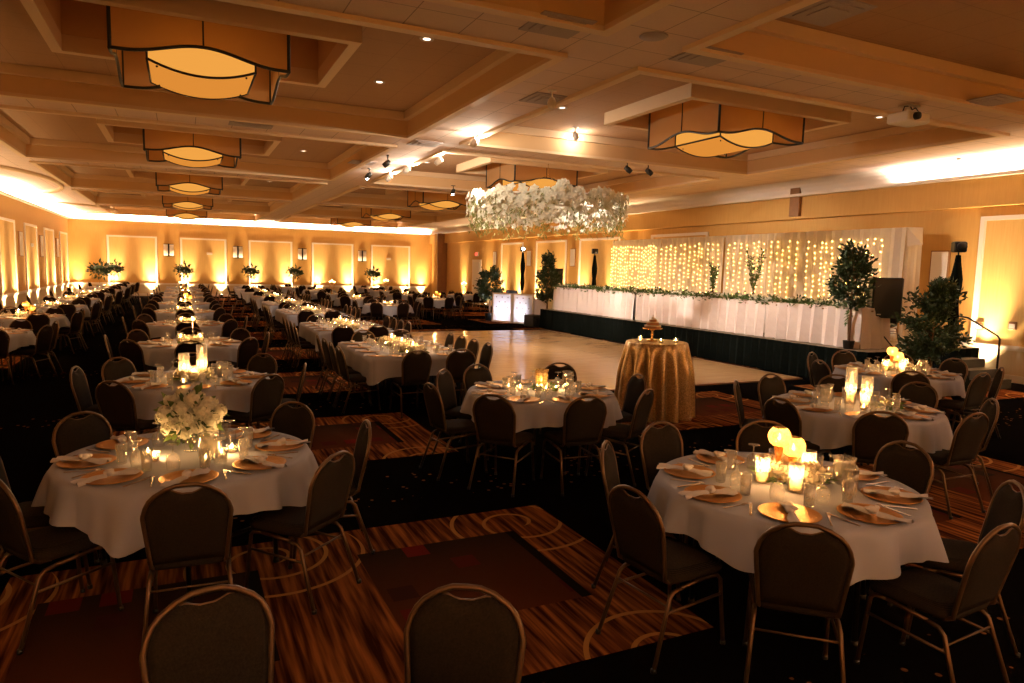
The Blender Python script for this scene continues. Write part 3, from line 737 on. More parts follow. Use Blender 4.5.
# ---------------------------------------------------------------- tables and linen
RT = .775
def table_parts():
    t = MB(); t.lathe([(0, .725), (RT - .02, .725), (RT, .732), (RT, .748), (RT - .01, .752), (0, .752)], 48)
    ps = [('tabletop', t.mesh('tabletop', 'brownwood_and_shade'), [])]
    for sy in (-1, 1):
        for sx in (-1, 1):
            q = MB(); q.tube([(sx * .33, sy * .42, .72), (sx * .33, sy * .45, .40), (sx * .33, sy * .46, 0)], .016, 8)
            c = MB(); c.lathe([(0, 0), (.022, 0), (.02, .03), (0, .03)], 8, c=(sx * .33, sy * .46, 0))
            ps.append(('leg', q.mesh('leg', 'blackmetal'), [('rubber_foot', c.mesh('rubber_foot', 'black'))]))
        q = MB(); q.tube([(-.33, sy * .45, .30), (.33, sy * .45, .30)], .012, 6); q.tube([(-.33, sy * .445, .5), (-.1, sy * .1, .72)], .008, 6); q.tube([(.33, sy * .445, .5), (.1, sy * .1, .72)], .008, 6)
        ps.append(('leg_brace', q.mesh('leg_brace', 'blackmetal'), []))
    return ps
TABLE = table_parts()
def table_far(kind):
    t = MB()
    if kind == 'r':
        t.lathe([(0, .725), (RT, .73), (RT, .752), (0, .752)], 24)
        for sx, sy in ((-.3, -.4), (.3, -.4), (-.3, .4), (.3, .4)): t.tube([(sx, sy, .73), (sx, sy * 1.1, 0)], .016, 5)
    else:
        t.box((0, 0, .738), (LW - .04, LL - .04, .028))
        for sx in (-.5, .5):
            for sy in (-.9, -.1, .1, .9): t.tube([(sx, sy, .73), (sx, sy, 0)], .016, 5)
    return t.mesh('folding_table', 'blackmetal')
LW, LL = 1.55, 2.25
TFR, TFL = table_far('r'), table_far('l')
def cloth_mesh(rnd, n=160, nd=9, half=1.0, R=RT + .006, corner=.36, amp=1.0, dens=1.0, z0=.757):
    vs = [(0, 0, z0)]; fs = []
    rot = rnd.uniform(0, PI / 2); ph = [rnd.uniform(0, 6.28) for _ in range(4)]
    k1 = 11 + rnd.randrange(4); k2 = 21 + rnd.randrange(6)
    rs = [R * .35, R * .7, R * .94, R - .004]
    for r in rs:
        for j in range(n):
            a = 2 * PI * j / n; vs.append((r * math.cos(a), r * math.sin(a), z0 + .0008 * math.sin(3 * a + r * 20)))
    for d in range(1, nd + 1):
        t = d / nd
        for j in range(n):
            a = 2 * PI * j / n; b = a - rot
            Lq = half / max(abs(math.cos(b)), abs(math.sin(b))) - R; Lq = corner * math.tanh(Lq / corner)
            fold = .5 * math.sin(k1 * a + ph[0] + .8 * math.sin(2 * a + ph[1])) + .35 * math.sin(k2 * a + ph[2]) + .3 * abs(math.sin(2 * b)) ** 3 * math.sin(8 * b + ph[3])
            w = (t ** .8) * (.045 + .09 * Lq) * amp
            fold = math.copysign(abs(fold) ** .8, fold)
            r = R + .004 + max(0, w * (.50 + fold)) + .012 * t
            vs.append((r * math.cos(a), r * math.sin(a), z0 - .004 * (d == 1) - t * Lq * .985 + .0))
    m = len(rs) + nd
    for j in range(n): fs.append((0, 1 + j, 1 + (j + 1) % n))
    for i in range(m - 1):
        for j in range(n): fs.append((1 + i * n + j, 1 + (i + 1) * n + j, 1 + (i + 1) * n + (j + 1) % n, 1 + i * n + (j + 1) % n))
    b = MB(); b.add(vs, fs); return b.mesh('tablecloth', 'cloth')
def cloth_long(rnd, per=.05):
    # outline walk round a rounded rectangle
    w, l, r = LW / 2, LL / 2, .05; out = []
    def seg(p, q, nrm):
        k = int(math.dist(p, q) / per)
        for i in range(k): t = i / k; out.append((p[0] + (q[0] - p[0]) * t, p[1] + (q[1] - p[1]) * t, *nrm, t * k))
    for (p, q, nrm, a0) in (((w, -l + r), (w, l - r), (1, 0), 0), ((w - r, l), (-w + r, l), (0, 1), 90), ((-w, l - r), (-w, -l + r), (-1, 0), 180), ((-w + r, -l), (w - r, -l), (0, -1), 270)):
        seg(p, q, nrm)
        cx, cy = (w - r, l - r) if a0 == 0 else (-w + r, l - r) if a0 == 90 else (-w + r, -l + r) if a0 == 180 else (w - r, -l + r)
        for i in range(7):
            a = rad(a0 + 90 * i / 6); out.append((cx + r * math.cos(a), cy + r * math.sin(a), math.cos(a), math.sin(a), 0))
    n = len(out); nd = 6; vs = []; fs = []; ph = rnd.uniform(0, 6)
    vs.append((0, 0, .757))
    for s_ in (.5, .995): vs += [(o[0] * s_, o[1] * s_, .757) for o in out]
    for d in range(1, nd + 1):
        t = d / nd
        for i, o in enumerate(out):
            dc = math.hypot(abs(o[0]) - w, abs(o[1]) - l); Lq = .26 + .11 * math.exp(-(dc / .16) ** 2)
            s_ = i * per; f = .012 + .02 * (.5 + .5 * math.sin(s_ * 9 + ph + 1.3 * math.sin(s_ * 2.1)))
            vs.append((o[0] + o[2] * f * t * 1.3, o[1] + o[3] * f * t * 1.3, .757 - t * Lq - (d == 1) * .003))
    for j in range(n): fs.append((0, 1 + j, 1 + (j + 1) % n))
    for i in range(nd + 1):
        for j in range(n): fs.append((1 + i * n + j, 1 + (i + 1) * n + j, 1 + (i + 1) * n + (j + 1) % n, 1 + i * n + (j + 1) % n))
    b = MB(); b.add(vs, fs); return b.mesh('long_tablecloth', 'cloth')
rc = random.Random(3)
CLOTHS = [cloth_mesh(rc, n=72, nd=5) for _ in range(4)]; CLOTHL = [cloth_long(rc) for _ in range(2)]

# ---------------------------------------------------------------- place settings
def napkin_mesh(rnd, hi=True):
    b = MB()
    def tail(y0, y1, w0, w1, zz, sw):
        k = 8 if hi else 3; q = 4 if hi else 2; vs = []
        for i in range(k + 1):
            t = i / k; y = y0 + (y1 - y0) * t; w = w0 + (w1 - w0) * t
            x0 = sw * math.sin(t * 2.4)
            for j in range(q + 1):
                s = -1 + 2 * j / q
                vs.append((x0 + s * w, y + abs(s) * .01, zz + .006 + .016 * (1 - t) * (1 - s * s) + .007 * math.sin(s * 5 + t * 4) * (.4 + t) + .004))
        m = q + 1
        b.add(vs, [(i * m + j, i * m + j + 1, (i + 1) * m + j + 1, (i + 1) * m + j) for i in range(k) for j in range(q)])
        n0 = len(vs); vs2 = [(v[0], v[1], v[2] - .006) for v in vs]
        b.add(vs2, [(i * m + j, (i + 1) * m + j, (i + 1) * m + j + 1, i * m + j + 1) for i in range(k) for j in range(q)])
    tail(.03, .20, .020, .042, .008, .02); tail(-.0, -.15, .020, .045, .008, -.02)
    b.ball((.004, .015, .034), .026, 8 if hi else 6, 5 if hi else 4, (1.15, 1.25, .85))
    if hi: b.ball((-.012, .03, .046), .016, 7, 5, (1.5, 1, .8)); b.ball((.02, -.004, .04), .014, 7, 5, (1, 1.6, .8))
    return b.mesh('napkin', 'napkin')
def plate_mesh(n):
    b = MB(); b.lathe([(0, .002), (.10, .002), (.160, .011), (.165, .014), (.160, .016), (.128, .008), (.11, .006), (0, .0065)], n); return b.mesh('charger_plate', 'gold')
def goblet_mesh(n):
    # a stemmed goblet turned upside down
    b = MB(); b.lathe([(.036, 0), (.041, .03), (.043, .055), (.036, .085), (.018, .102), (.006, .108), (.0045, .125), (.0045, .150), (.012, .158), (.035, .163), (.036, .166), (.0, .167)], n, cap0=False); return b.mesh('goblet', 'glass')
def fork_mesh():
    b = MB(); b.box((0, -.02, .004), (.008, .12, .003)); b.box((0, .045, .006), (.018, .022, .003))
    for i in range(4): b.box((-.0075 + .005 * i, .078, .008), (.0025, .048, .0025))
    b.box((0, -.085, .004), (.013, .03, .003)); return b.mesh('fork', 'silver')
def knife_mesh():
    b = MB(); b.box((0, -.055, .004), (.013, .09, .005), bev=.0015); b.box((0, .045, .004), (.016, .115, .002)); b.box((.001, .107, .004), (.010, .014, .002), rz=.4); return b.mesh('knife', 'silver')
rn = random.Random(11)
NAPS = [napkin_mesh(rn)]; NAPF = napkin_mesh(rn, False)
def tumbler_mesh(n):
    b = MB(); b.lathe([(.026, 0), (.029, .004), (.033, .125), (.0315, .125), (.027, .01), (0, .008)], n, cap0=True, cap1=False); return b.mesh('drinking_glass', 'glass')
TUM, TUMF = tumbler_mesh(18), tumbler_mesh(8)
PLATE, PLATEF, GOB, GOBF, FORK, KNIFE = plate_mesh(48), plate_mesh(20), goblet_mesh(20), goblet_mesh(8), fork_mesh(), knife_mesh()

# ---------------------------------------------------------------- candles, vases, flowers
def mats_(*a): return list(a)
ORDER = ['glass', 'wax', 'flame', 'amber', 'petal', 'leaf2', 'gold', 'petal2', 'leaf', 'goldm', 'water', 'ribbed']
def one(fn):  # a whole object in one mesh with many materials (for far copies)
    b = MB(); fn(lambda nm, mt, q, par=None: (b.mat(ORDER.index(mt)), b.add(q.v, q.f))); return b.mesh('far', ORDER)
def flame_mb(z, s=1):
    q = MB(); s *= 1.15; q.lathe([(0, 0), (.007 * s, .008 * s), (.009 * s, .016 * s), (.004 * s, .032 * s), (0, .045 * s)], 8, c=(0, 0, z)); return q
def c_cyl(r, h, wh, wr):
    def fn(emit):
        g = MB(); g.lathe([(r * .9, 0), (r, .006), (r, h), (r - .003, h), (r - .003, .008), (0, .008)], 20, cap0=True, cap1=False); emit('glass_cylinder', 'glass', g)
        w = MB(); w.lathe([(0, .012), (wr, .012), (wr, wh), (wr * .8, wh + .003), (0, wh - .004)], 16); emit('candle', 'wax', w)
        emit('flame', 'flame', flame_mb(wh + .004, 1.1))
    return fn
def c_votive(emit):
    g = MB(); g.lathe([(.022, 0), (.03, .004), (.036, .06), (.034, .06), (.028, .008), (0, .006)], 16, cap1=False); emit('glass_cup', 'glass', g)
    w = MB(); w.lathe([(0, .008), (.025, .008), (.028, .028), (0, .028)], 12); emit('candle', 'wax', w); emit('flame', 'flame', flame_mb(.030, .75))
def c_globe(h, r=.062):
    def fn(emit):
        s = MB(); s.lathe([(.045, 0), (.048, .006), (.016, .018), (.012, .03), (.020, h * .35), (.010, h * .45), (.018, h * .7), (.030, h - .01), (.012, h)], 20, cap0=True); emit('stem', 'amber', s)
        g = MB(); pr = [(.018, h)]
        for i in range(1, 11):
            a = -PI / 2 + .35 + (PI - .95) * i / 10; pr.append((r * math.cos(a), h + r * .92 + r * math.sin(a)))
        g.lathe(pr, 22, cap1=False); emit('glass_globe', 'amber', g)
        w = MB(); w.lathe([(0, h + .01), (.024, h + .012), (.024, h + .035), (0, h + .035)], 12); emit('candle', 'wax', w); emit('flame', 'flame', flame_mb(h + .038))
    return fn
def blossoms(q, rnd, c, r, n=26, s=.018):   # a rounded head of petals
    for i in range(n):
        z = 1 - 2 * (i + .5) / n; a = i * 2.399; k = math.sqrt(max(0, 1 - z * z))
        d = Vector((k * math.cos(a), k * math.sin(a), z))
        p = Vector(c) + d * r * .9
        u = d.cross(Vector((.3, .5, .8))).normalized(); w = d.cross(u)
        ss = s * rnd.uniform(.8, 1.2); a2 = rnd.uniform(0, 3); u2 = u * math.cos(a2) + w * math.sin(a2); w2 = d.cross(u2)
        q.add([p + u2 * ss + d * ss * .15, p + w2 * ss + d * ss * .5, p - u2 * ss + d * ss * .8, p - w2 * ss - d * ss * .3, p + d * ss * .1], [(0, 1, 4), (1, 2, 4), (2, 3, 4), (3, 0, 4)], False)
    q.ball(c, r * .74, 8, 6)
def greens(q, rnd, c, R, n, l=.06, w=.028, flat=1.0):
    for i in range(n):
        d = Vector((rnd.gauss(0, 1), rnd.gauss(0, 1), rnd.gauss(0, 1) * flat)).normalized()
        q.leaf(Vector(c) + d * R * rnd.uniform(.5, 1), d + Vector((0, 0, rnd.uniform(-.6, .4))), l * rnd.uniform(.7, 1.3), w, rnd)
def c_bouquet(hz, R, nh, hr, base='glass', seed=1, hi=True, tall=False):
    def fn(emit):
        rnd = random.Random(seed); v = MB()
        if base == 'glass': v.lathe([(.045, 0), (.05, .004), (.042, hz * .5), (.055, hz), (.053, hz), (.040, hz * .5), (.0, .006)], 18, cap1=False)
        elif base == 'stand': v.lathe([(.07, 0), (.07, .008), (.008, .02), (.007, hz - .06), (.03, hz - .02), (.05, hz)], 12)
        if base: emit('vase', 'glass' if base == 'glass' else 'goldm', v)
        g = MB(); c = Vector((0, 0, hz + R * .7))
        greens(g, rnd, c, R * .98, 110 if hi else 40, .07 if hi else .13, .04 if hi else .09, .8)
        for i in range(8 if hi else 3): g.tube([(rnd.uniform(-.02, .02), rnd.uniform(-.02, .02), max(.02, hz - .12)), (rnd.uniform(-.1, .1) * R / .2, rnd.uniform(-.1, .1) * R / .2, hz + R * .5)], .003, 4)
        emit('foliage', 'leaf2', g)
        f = MB()
        for i in range(nh):
            z = 1 - 1.75 * (i + .5) / nh; a = i * 2.399; k = math.sqrt(max(0, 1 - z * z)); rr = R * rnd.uniform(.82, 1.05)
            blossoms(f, rnd, c + Vector((k * math.cos(a), k * math.sin(a), z * .85)) * rr, hr * rnd.uniform(.8, 1.15), 46 if hi else 8, hr * .30 if hi else hr * .6)
        emit('blossoms', 'petal', f)
    return fn
def c_wreath(R, nh, hr, seed=2, hi=True):
    def fn(emit):
        rnd = random.Random(seed); g = MB(); f = MB()
        for i in range(nh):
            a = 2 * PI * i / nh + rnd.uniform(-.15, .15); rr = R * rnd.uniform(.55, 1)
            blossoms(f, rnd, (rr * math.cos(a), rr * math.sin(a), hr + rnd.uniform(0, .03)), hr * rnd.uniform(.8, 1.15), 24 if hi else 8, hr * (.42 if hi else .6))
        for i in range(60 if hi else 20):
            a = rnd.uniform(0, 6.28); rr = R * rnd.uniform(.6, 1.25)
            g.leaf((rr * math.cos(a), rr * math.sin(a), .012 + rnd.uniform(0, .03)), (math.cos(a), math.sin(a), rnd.uniform(.0, .3)), .07, .03, rnd)
        emit('blossoms', 'petal2', f); emit('foliage', 'leaf2', g)
    return fn
def c_pitcher(emit):
    g = MB(); g.lathe([(.045, 0), (.058, .008), (.068, .06), (.066, .11), (.058, .15), (.064, .175), (.061, .175), (.055, .15), (.062, .11), (.064, .06), (.05, .01), (0, .01)], 20, cap1=False)
    emit('jug_body', 'glass', g)
    h = MB(); h.tube([(.060, 0, .15), (.10, 0, .155), (.118, 0, .12), (.105, 0, .07), (.064, 0, .05)], .008, 8); emit('handle', 'glass', h)
    w = MB(); w.lathe([(0, .014), (.048, .014), (.061, .06), (.06, .11), (.055, .135), (0, .135)], 18); emit('iced_water', 'water', w)
def c_ribbed(emit):
    g = MB(); g.lathe([(.055, 0), (.06, .01), (.065, .16), (.078, .20), (.075, .20), (.061, .16), (.055, .014), (0, .012)], 64, rip=(.05, 14), cap1=False); emit('ribbed_bowl', 'ribbed', g)
    w = MB(); w.lathe([(0, .015), (.03, .015), (.03, .06), (0, .06)], 12); emit('candle', 'wax', w); emit('flame', 'flame', flame_mb(.062))
def c_candelabra(emit):
    s = MB(); s.lathe([(.06, 0), (.06, .01), (.012, .03), (.008, .18), (.02, .2), (.008, .22), (.008, .42), (.014, .44), (0, .44)], 12)
    for k in range(4):
        a = k * PI / 2 + .3; c, d = math.cos(a), math.sin(a)
        s.tube([(0, 0, .24), (.06 * c, .06 * d, .22), (.12 * c, .12 * d, .27), (.13 * c, .13 * d, .36)], .006, 5); s.lathe([(.0, .36), (.018, .365), (.012, .38), (0, .38)], 8, c=(.13 * c, .13 * d, 0))
    emit('arms', 'goldm', s)
    w = MB(); f = MB()
    for p in [(0, 0, .44)] + [(.13 * math.cos(k * PI / 2 + .3), .13 * math.sin(k * PI / 2 + .3), .38) for k in range(4)]:
        w.tube([p, (p[0], p[1], p[2] + .14)], .009, 6); f.ball((p[0], p[1], p[2] + .165), .011, 6, 5, (1, 1, 2))
    emit('candles', 'wax', w); emit('flames', 'flame', f)
def c_taper(emit):
    s = MB(); s.lathe([(.045, 0), (.045, .006), (.01, .02), (.008, .24), (.016, .26), (0, .26)], 12); emit('stem', 'glass', s)
    w = MB(); w.tube([(0, 0, .26), (0, 0, .36)], .01, 6); emit('candle', 'wax', w); emit('flame', 'flame', flame_mb(.362, .9))
def c_greens(emit):
    rnd = random.Random(5); g = MB(); greens(g, rnd, (0, 0, .03), .10, 70, .07, .03, .22); g.v = [(v[0], v[1], max(.003, v[2])) for v in g.v]; emit('foliage', 'leaf2', g)
    f = MB(); blossoms(f, rnd, (.03, .02, .05), .03, 20, .014); blossoms(f, rnd, (-.05, .0, .045), .025, 20, .012); emit('blossoms', 'petal2', f)
SPECS = {
    'glass_cylinder_candle': (c_cyl(.045, .17, .085, .033), 'pillar candle in a glass cylinder,', 'candle'),
    'tall_hurricane_candle': (c_cyl(.055, .38, .14, .036), 'taller glass hurricane candle', 'candle'),
    'hurricane_candle': (c_cyl(.055, .29, .12, .036), 'shorter glass hurricane candle', 'candle'),
    'votive_candle': (c_votive, 'small glass-cupped tealight', 'candle'),
    'globe_candle_holder': (c_globe(.21, .070), 'taller gold globe candle holder', 'candle holder'),
    'short_globe_candle_holder': (c_globe(.13, .074), 'shorter gold globe candle holder', 'candle holder'),
    'flower_vase': (c_bouquet(.11, .185, 30, .050), 'white hydrangea ball in a vase', 'flowers'),
    'low_flower_wreath': (c_wreath(.17, 19, .050), 'low white rose wreath', 'flowers'),
    'water_pitcher': (c_pitcher, 'clear glass pitcher of iced water', 'pitcher'),
    'ribbed_vase': (c_ribbed, 'ribbed gold glass vase', 'vase'),
    'candelabra': (c_candelabra, 'slim lit gold candelabra', 'candelabra'),
    'taper_candlestick': (c_taper, 'lit taper in a glass candlestick', 'candlestick'),
    'greenery_cluster': (c_greens, 'cluster of greenery', 'greenery'),
    'tall_floral_stand': (c_bouquet(.62, .26, 16, .055, 'stand', 4, True), 'tall gold stand with floral dome', 'flowers'),
}
def c_tallfar(emit):
    rnd = random.Random(4); s = MB(); s.lathe([(.10, 0), (.10, .01), (.012, .03), (.012, .58), (.05, .66)], 8); emit('stand', 'glass', s)
    g = MB(); g.ball((0, 0, .86), .24, 9, 6, (1.25, 1.25, .75)); greens(g, rnd, (0, 0, .84), .36, 150, .16, .08, .7); emit('foliage', 'leaf', g)
    f = MB()
    for i in range(9): a = i * 2.4; blossoms(f, rnd, (.28 * math.cos(a), .28 * math.sin(a), .86 + .13 * math.sin(i * 1.7)), .045, 6, .03)
    emit('blossoms', 'petal2', f)
def far_specs():
    return {'flower_vase': one(c_bouquet(.12, .15, 10, .055, 'glass', 3, False)), 'low_flower_wreath': one(c_wreath(.15, 9, .05, 2, False)),
            'tall_floral_stand': one(c_tallfar)}
NEARC, FARC = {}, far_specs()
def deco(kind, p, near, label_tail, rz=0, group=None):
    fn, lab, cat = SPECS[kind]
    if near:
        if kind not in NEARC:
            ps = []
            fn(lambda nm, mt, q, par=None: ps.append((nm, q.mesh(nm, mt), []))); NEARC[kind] = ps
        src = NEARC[kind]
    else:
        if kind not in FARC: FARC[kind] = one(fn)
        src = FARC[kind]
    if near and kind in WAXZ: candle_light((p[0], p[1], p[2] + WAXZ[kind]), .035, (1, .60, .22), .012)
    return inst(src, kind, p, rz, lab + ' ' + label_tail, cat, group)
ZT = .7575
WAXZ = {'glass_cylinder_candle': .060, 'hurricane_candle': .09, 'tall_hurricane_candle': .11}
def q_skip(dy): return int(abs(dy) * 100) % 2 == 0
POS8 = ['near side', 'near right side', 'right side', 'far right side', 'far side', 'far left side', 'left side', 'near left side']
def names8(c, angs):
    base = math.atan2(-c[1], -c[0])      # direction from the table towards the camera
    rel = [((a - base) % (2 * PI)) for a in angs]
    best = None
    order = sorted(range(len(angs)), key=lambda i: rel[i])
    n = len(angs)
    for k in range(n):
        e = 0
        for q, i in enumerate(order):
            t = ((q + k) % n) * 2 * PI / n; d = abs((rel[i] - t + PI) % (2 * PI) - PI); e += d * d
        if best is None or e < best[0]: best = (e, k)
    out = [None] * n
    for q, i in enumerate(order): out[i] = POS8[(q + best[1]) % n]
    return out
def candle_light(p, w, col=(1, .50, .16), s=.03):
    light('POINT', 'candle_light', p, w * PCA, col, size=s)
def setting(c, a, r, pos, near, tp, glassoff=.27, two=False):
    d = Vector((math.cos(a), math.sin(a))); s = Vector((-d.y, d.x)); p = Vector(c[:2])
    q = p + d * r; rz = a - PI / 2
    g1, g2, g3 = 'gold charger plates', 'knotted napkins', 'upturned goblets'
    inst(PLATE if near else PLATEF, 'charger_plate', (q.x, q.y, ZT), rz, 'gold charger plate at the %s of %s' % (pos, tp), 'plate', g1)
    rr = R_.uniform(-.6, .6)
    inst(NAPS[0] if near else NAPF, 'napkin', (q.x, q.y, ZT + .004), rz + rr, 'knotted white napkin at the %s of %s' % (pos, tp), 'napkin', g2)
    g = p + d * (r - .24) + s * R_.uniform(-.10, -.04)
    inst(GOB if near else GOBF, 'goblet', (g.x, g.y, ZT), 0, 'upturned glass goblet at the %s of %s' % (pos, tp), 'glass', g3)
    if near:
        g = p + d * (r - .20) + s * R_.uniform(.05, .11)
        inst(TUM, 'drinking_glass', (g.x, g.y, ZT), 0, 'upright water glass at the %s of %s' % (pos, tp), 'glass', 'upright water glasses')
        f = q + s * .20; inst(FORK, 'fork', (f.x, f.y, ZT), rz + PI, 'steel fork at the %s of %s' % (pos, tp), 'fork', 'forks')
        f = q - s * .20; inst(KNIFE, 'knife', (f.x, f.y, ZT), rz + PI, 'steel knife at the %s of %s' % (pos, tp), 'knife', 'knives')
def chair(c, a, r, pos, near, tp, jit=.06, twist=0):
    p = (c[0] + r * math.cos(a), c[1] + r * math.sin(a), 0)
    inst(CHAIR if near else CHAIRF, 'banquet_chair', p, a + PI / 2 + R_.uniform(-jit, jit) + twist, 'brown banquet chair at the %s of %s' % (pos, tp), 'chair', 'brown banquet chairs')
def round_table(c, tp, style, near=False, angs=None, rads=None, skip=(), sets=True, tabl=None, phi=0, cl=None):
    c = (c[0], c[1], 0)
    inst(TABLE if near else TFR, 'round_table', c, .6, 'bare underside of %s beneath its white cloth' % tp if False else 'round folding table under white linen: %s' % tp, 'table', 'round banquet tables')
    if near:
        me = cl or cloth_mesh(random.Random(int(c[0] * 100 + c[1] * 10)), 200, 12)
    else: me = CLOTHS[R_.randrange(4)]
    inst(me, 'tablecloth', c, R_.uniform(0, 6) if not near else 0, 'white square tablecloth draped over %s' % tp, 'tablecloth', 'white tablecloths on round tables')
    if angs is None: angs = [phi + PI / 8 * 0 + k * PI / 4 for k in range(8)]
    if rads is None: rads = [.84] * len(angs)
    nm = names8(c, angs)
    for i, a in enumerate(angs):
        if i in skip or nm[i] in skip: continue
        chair(c, a, rads[i] + R_.uniform(-.02, .03), nm[i], near, tp)
    sa = [phi + PI / 8 * 0 + k * PI / 4 for k in range(8)]
    if sets:
        sn = names8(c, sa)
        for i, a in enumerate(sa):
            if sets == 'half' and i % 2: continue
            setting(c, a, .585, sn[i].replace('side', 'place'), near, tp)
    style(c, near, tp)

# ---- centrepiece styles
def at(c, x, y, z=ZT): return (c[0] + x, c[1] + y, z)
def st_hydrangea(c, near, tp):
    deco('flower_vase', at(c, .02, .10), near, 'on ' + tp)
    vs = [(.10, -.28), (.20, -.16), (.27, -.05), (-.20, -.10), (-.24, .0), (.02, .30)]
    pn = ['nearest the camera', 'right of the pitcher', 'furthest right', 'left of the flowers', 'furthest left', 'behind the flowers']
    for i, (x, y) in enumerate(vs): deco('votive_candle', at(c, x, y), near, pn[i] + ' on ' + tp)
    for x, y in ((-.19, -.05), (.23, -.1)): candle_light(at(c, x, y, ZT + .07), .10)
    deco('water_pitcher', at(c, .12, -.17), near, 'on ' + tp, 1.0)
def st_globes(c, near, tp):
    deco('low_flower_wreath', at(c, .12, .06), near, 'on ' + tp)
    deco('globe_candle_holder', at(c, .05, .12, ZT), near, 'on ' + tp); deco('short_globe_candle_holder', at(c, .18, .12), near, 'on ' + tp)
    cy = [(-.05, -.12, 'front one'), (-.10, .10, 'left one'), (.28, .08, 'right one')]
    for x, y, w in cy: deco('glass_cylinder_candle', at(c, x, y), near, '%s on %s' % (w, tp)); candle_light(at(c, x, y, ZT + .13), .30 if near else .3)
    candle_light(at(c, .05, .12, ZT + .285), .07); candle_light(at(c, .18, .12, ZT + .205), .07)
    if near:
        deco('water_pitcher', at(c, .36, -.13), near, 'on ' + tp, -2.0); deco('votive_candle', at(c, .25, -.08), near, 'on ' + tp)
def st_cyl(c, near, tp):
    deco('tall_hurricane_candle', at(c, .04, .10), near, 'on ' + tp); deco('hurricane_candle', at(c, .18, .02), near, 'on ' + tp)
    deco('glass_cylinder_candle', at(c, .0, -.10), near, 'on ' + tp)
    for x, y, z in ((.04, .10, .18), (.18, .02, .16), (0, -.1, .13)): candle_light(at(c, x, y, ZT + z), .22)
    if near: deco('water_pitcher', at(c, -.12, .26), near, 'on ' + tp, 2.5); deco('votive_candle', at(c, -.14, -.2), near, 'on ' + tp); deco('greenery_cluster', at(c, .2, -.2), near, 'on ' + tp)
def st_ribbed(c, near, tp):
    deco('ribbed_vase', at(c, .12, .22), near, 'on ' + tp); deco('greenery_cluster', at(c, .06, .02), near, 'on ' + tp)
    pn = ['furthest left', 'left of centre', 'in the middle', 'nearest the camera', 'right of centre', 'furthest right']
    for i, (x, y) in enumerate(((-.30, .18), (-.20, .10), (-.02, .05), (.02, -.08), (.16, -.04), (.30, .0))):
        deco('votive_candle', at(c, x, y), near, pn[i] + ' on ' + tp)
    for x, y in ((-.24, .14), (0, 0), (.22, 0)): candle_light(at(c, x, y, ZT + .08), .09)
    if near: deco('water_pitcher', at(c, .42, .16), near, 'on ' + tp, .5)
def st_b2(c, near, tp):
    deco('hurricane_candle', at(c, -.09, .0), near, 'left of the pair on ' + tp); deco('tall_hurricane_candle', at(c, .09, .02), near, 'right of the pair on ' + tp)
    deco('glass_cylinder_candle', at(c, .0, -.13), near, 'in front, on ' + tp); deco('low_flower_wreath', at(c, 0, -.02), near, 'on ' + tp)
    for x, y, z in ((-.09, 0, .17), (.09, .02, .19), (0, -.13, .13)): candle_light(at(c, x, y, ZT + z), .22)
    if near: deco('water_pitcher', at(c, .30, .08), near, 'on ' + tp, .5); deco('votive_candle', at(c, -.1, -.35), near, 'in front of the flowers on ' + tp)
def st_taper(c, near, tp):
    deco('low_flower_wreath', at(c, 0, 0), near, 'on ' + tp); deco('taper_candlestick', at(c, .03, .0), near, 'on ' + tp)
    for x, y, w in ((-.15, .05, 'left'), (.14, .05, 'right')): deco('glass_cylinder_candle', at(c, x, y), near, '%s one on %s' % (w, tp))
    candle_light(at(c, 0, -.05, ZT + .28), .55)
def st_tall(c, near, tp):
    deco('tall_floral_stand', at(c, 0, 0), near, 'on ' + tp)
    for x, y, w in ((-.16, -.05, 'left'), (.14, -.05, 'right')): deco('votive_candle', at(c, x, y), near, 'on the %s of the stand on %s' % (w, tp))
    candle_light(at(c, 0, -.15, ZT + .12), .35)
def st_low(c, near, tp):
    deco('low_flower_wreath', at(c, 0, 0), near, 'on ' + tp)
    for x, y, w in ((-.12, -.1, 'left'), (.12, -.1, 'right')): deco('glass_cylinder_candle', at(c, x, y), near, '%s one on %s' % (w, tp))
    candle_light(at(c, 0, -.1, ZT + .2), .55)
def st_cand(c, near, tp):
    deco('candelabra', at(c, 0, 0), near, 'on ' + tp); candle_light(at(c, 0, -.1, ZT + .6), .4)
def st_glob(c, near, tp):
    deco('globe_candle_holder', at(c, .05, .0), near, 'on ' + tp); deco('short_globe_candle_holder', at(c, .16, -.03), near, 'on ' + tp)
    deco('glass_cylinder_candle', at(c, -.08, -.05), near, 'on ' + tp); deco('low_flower_wreath', at(c, 0.03, 0), near, 'on ' + tp)
    candle_light(at(c, -.05, -.1, ZT + .25), .7)
def st_none(c, near, tp): pass

D = rad
# ---- near tables (chair directions read off the photograph)
round_table((.01, 5.03), 'the table with the white hydrangea ball', st_hydrangea, True,
            [D(-90), D(-143), D(-47), D(-4), D(45), D(130), D(178), D(88)], [.90, .84, .88, .90, .84, .84, .80, .84])
round_table((3.37, 3.05), 'the table with the gold crackle globes', st_globes, True,
            [D(138), D(185), D(-133), D(94), D(51), D(2), D(-44), D(-86)], [.82, .92, .86, .84, .84, .84, .90, .92])
round_table((3.45, 6.48), 'the table with the ribbed gold vase', st_ribbed, True,
            [D(138), D(183), D(-138), D(-97), D(107), D(50), D(-10), D(-58)], [.84, .98, .95, .85, .80, .84, .82, .90])
round_table((6.15, 4.75), 'the table with the tall glass hurricanes', st_cyl, True,
            [D(132), D(90), D(185), D(229), D(272), D(-40), D(7), D(48)], [.86, .84, .84, .84, .86, .92, .92, .84])
round_table((9.0, 6.35), 'the table by the bushy tree', st_globes, True,
            [D(74), D(112), D(34), D(-5), D(-48), D(-92), D(-137), D(163)], [.84, .86, .84, .84, .92, .84, .84, .84])
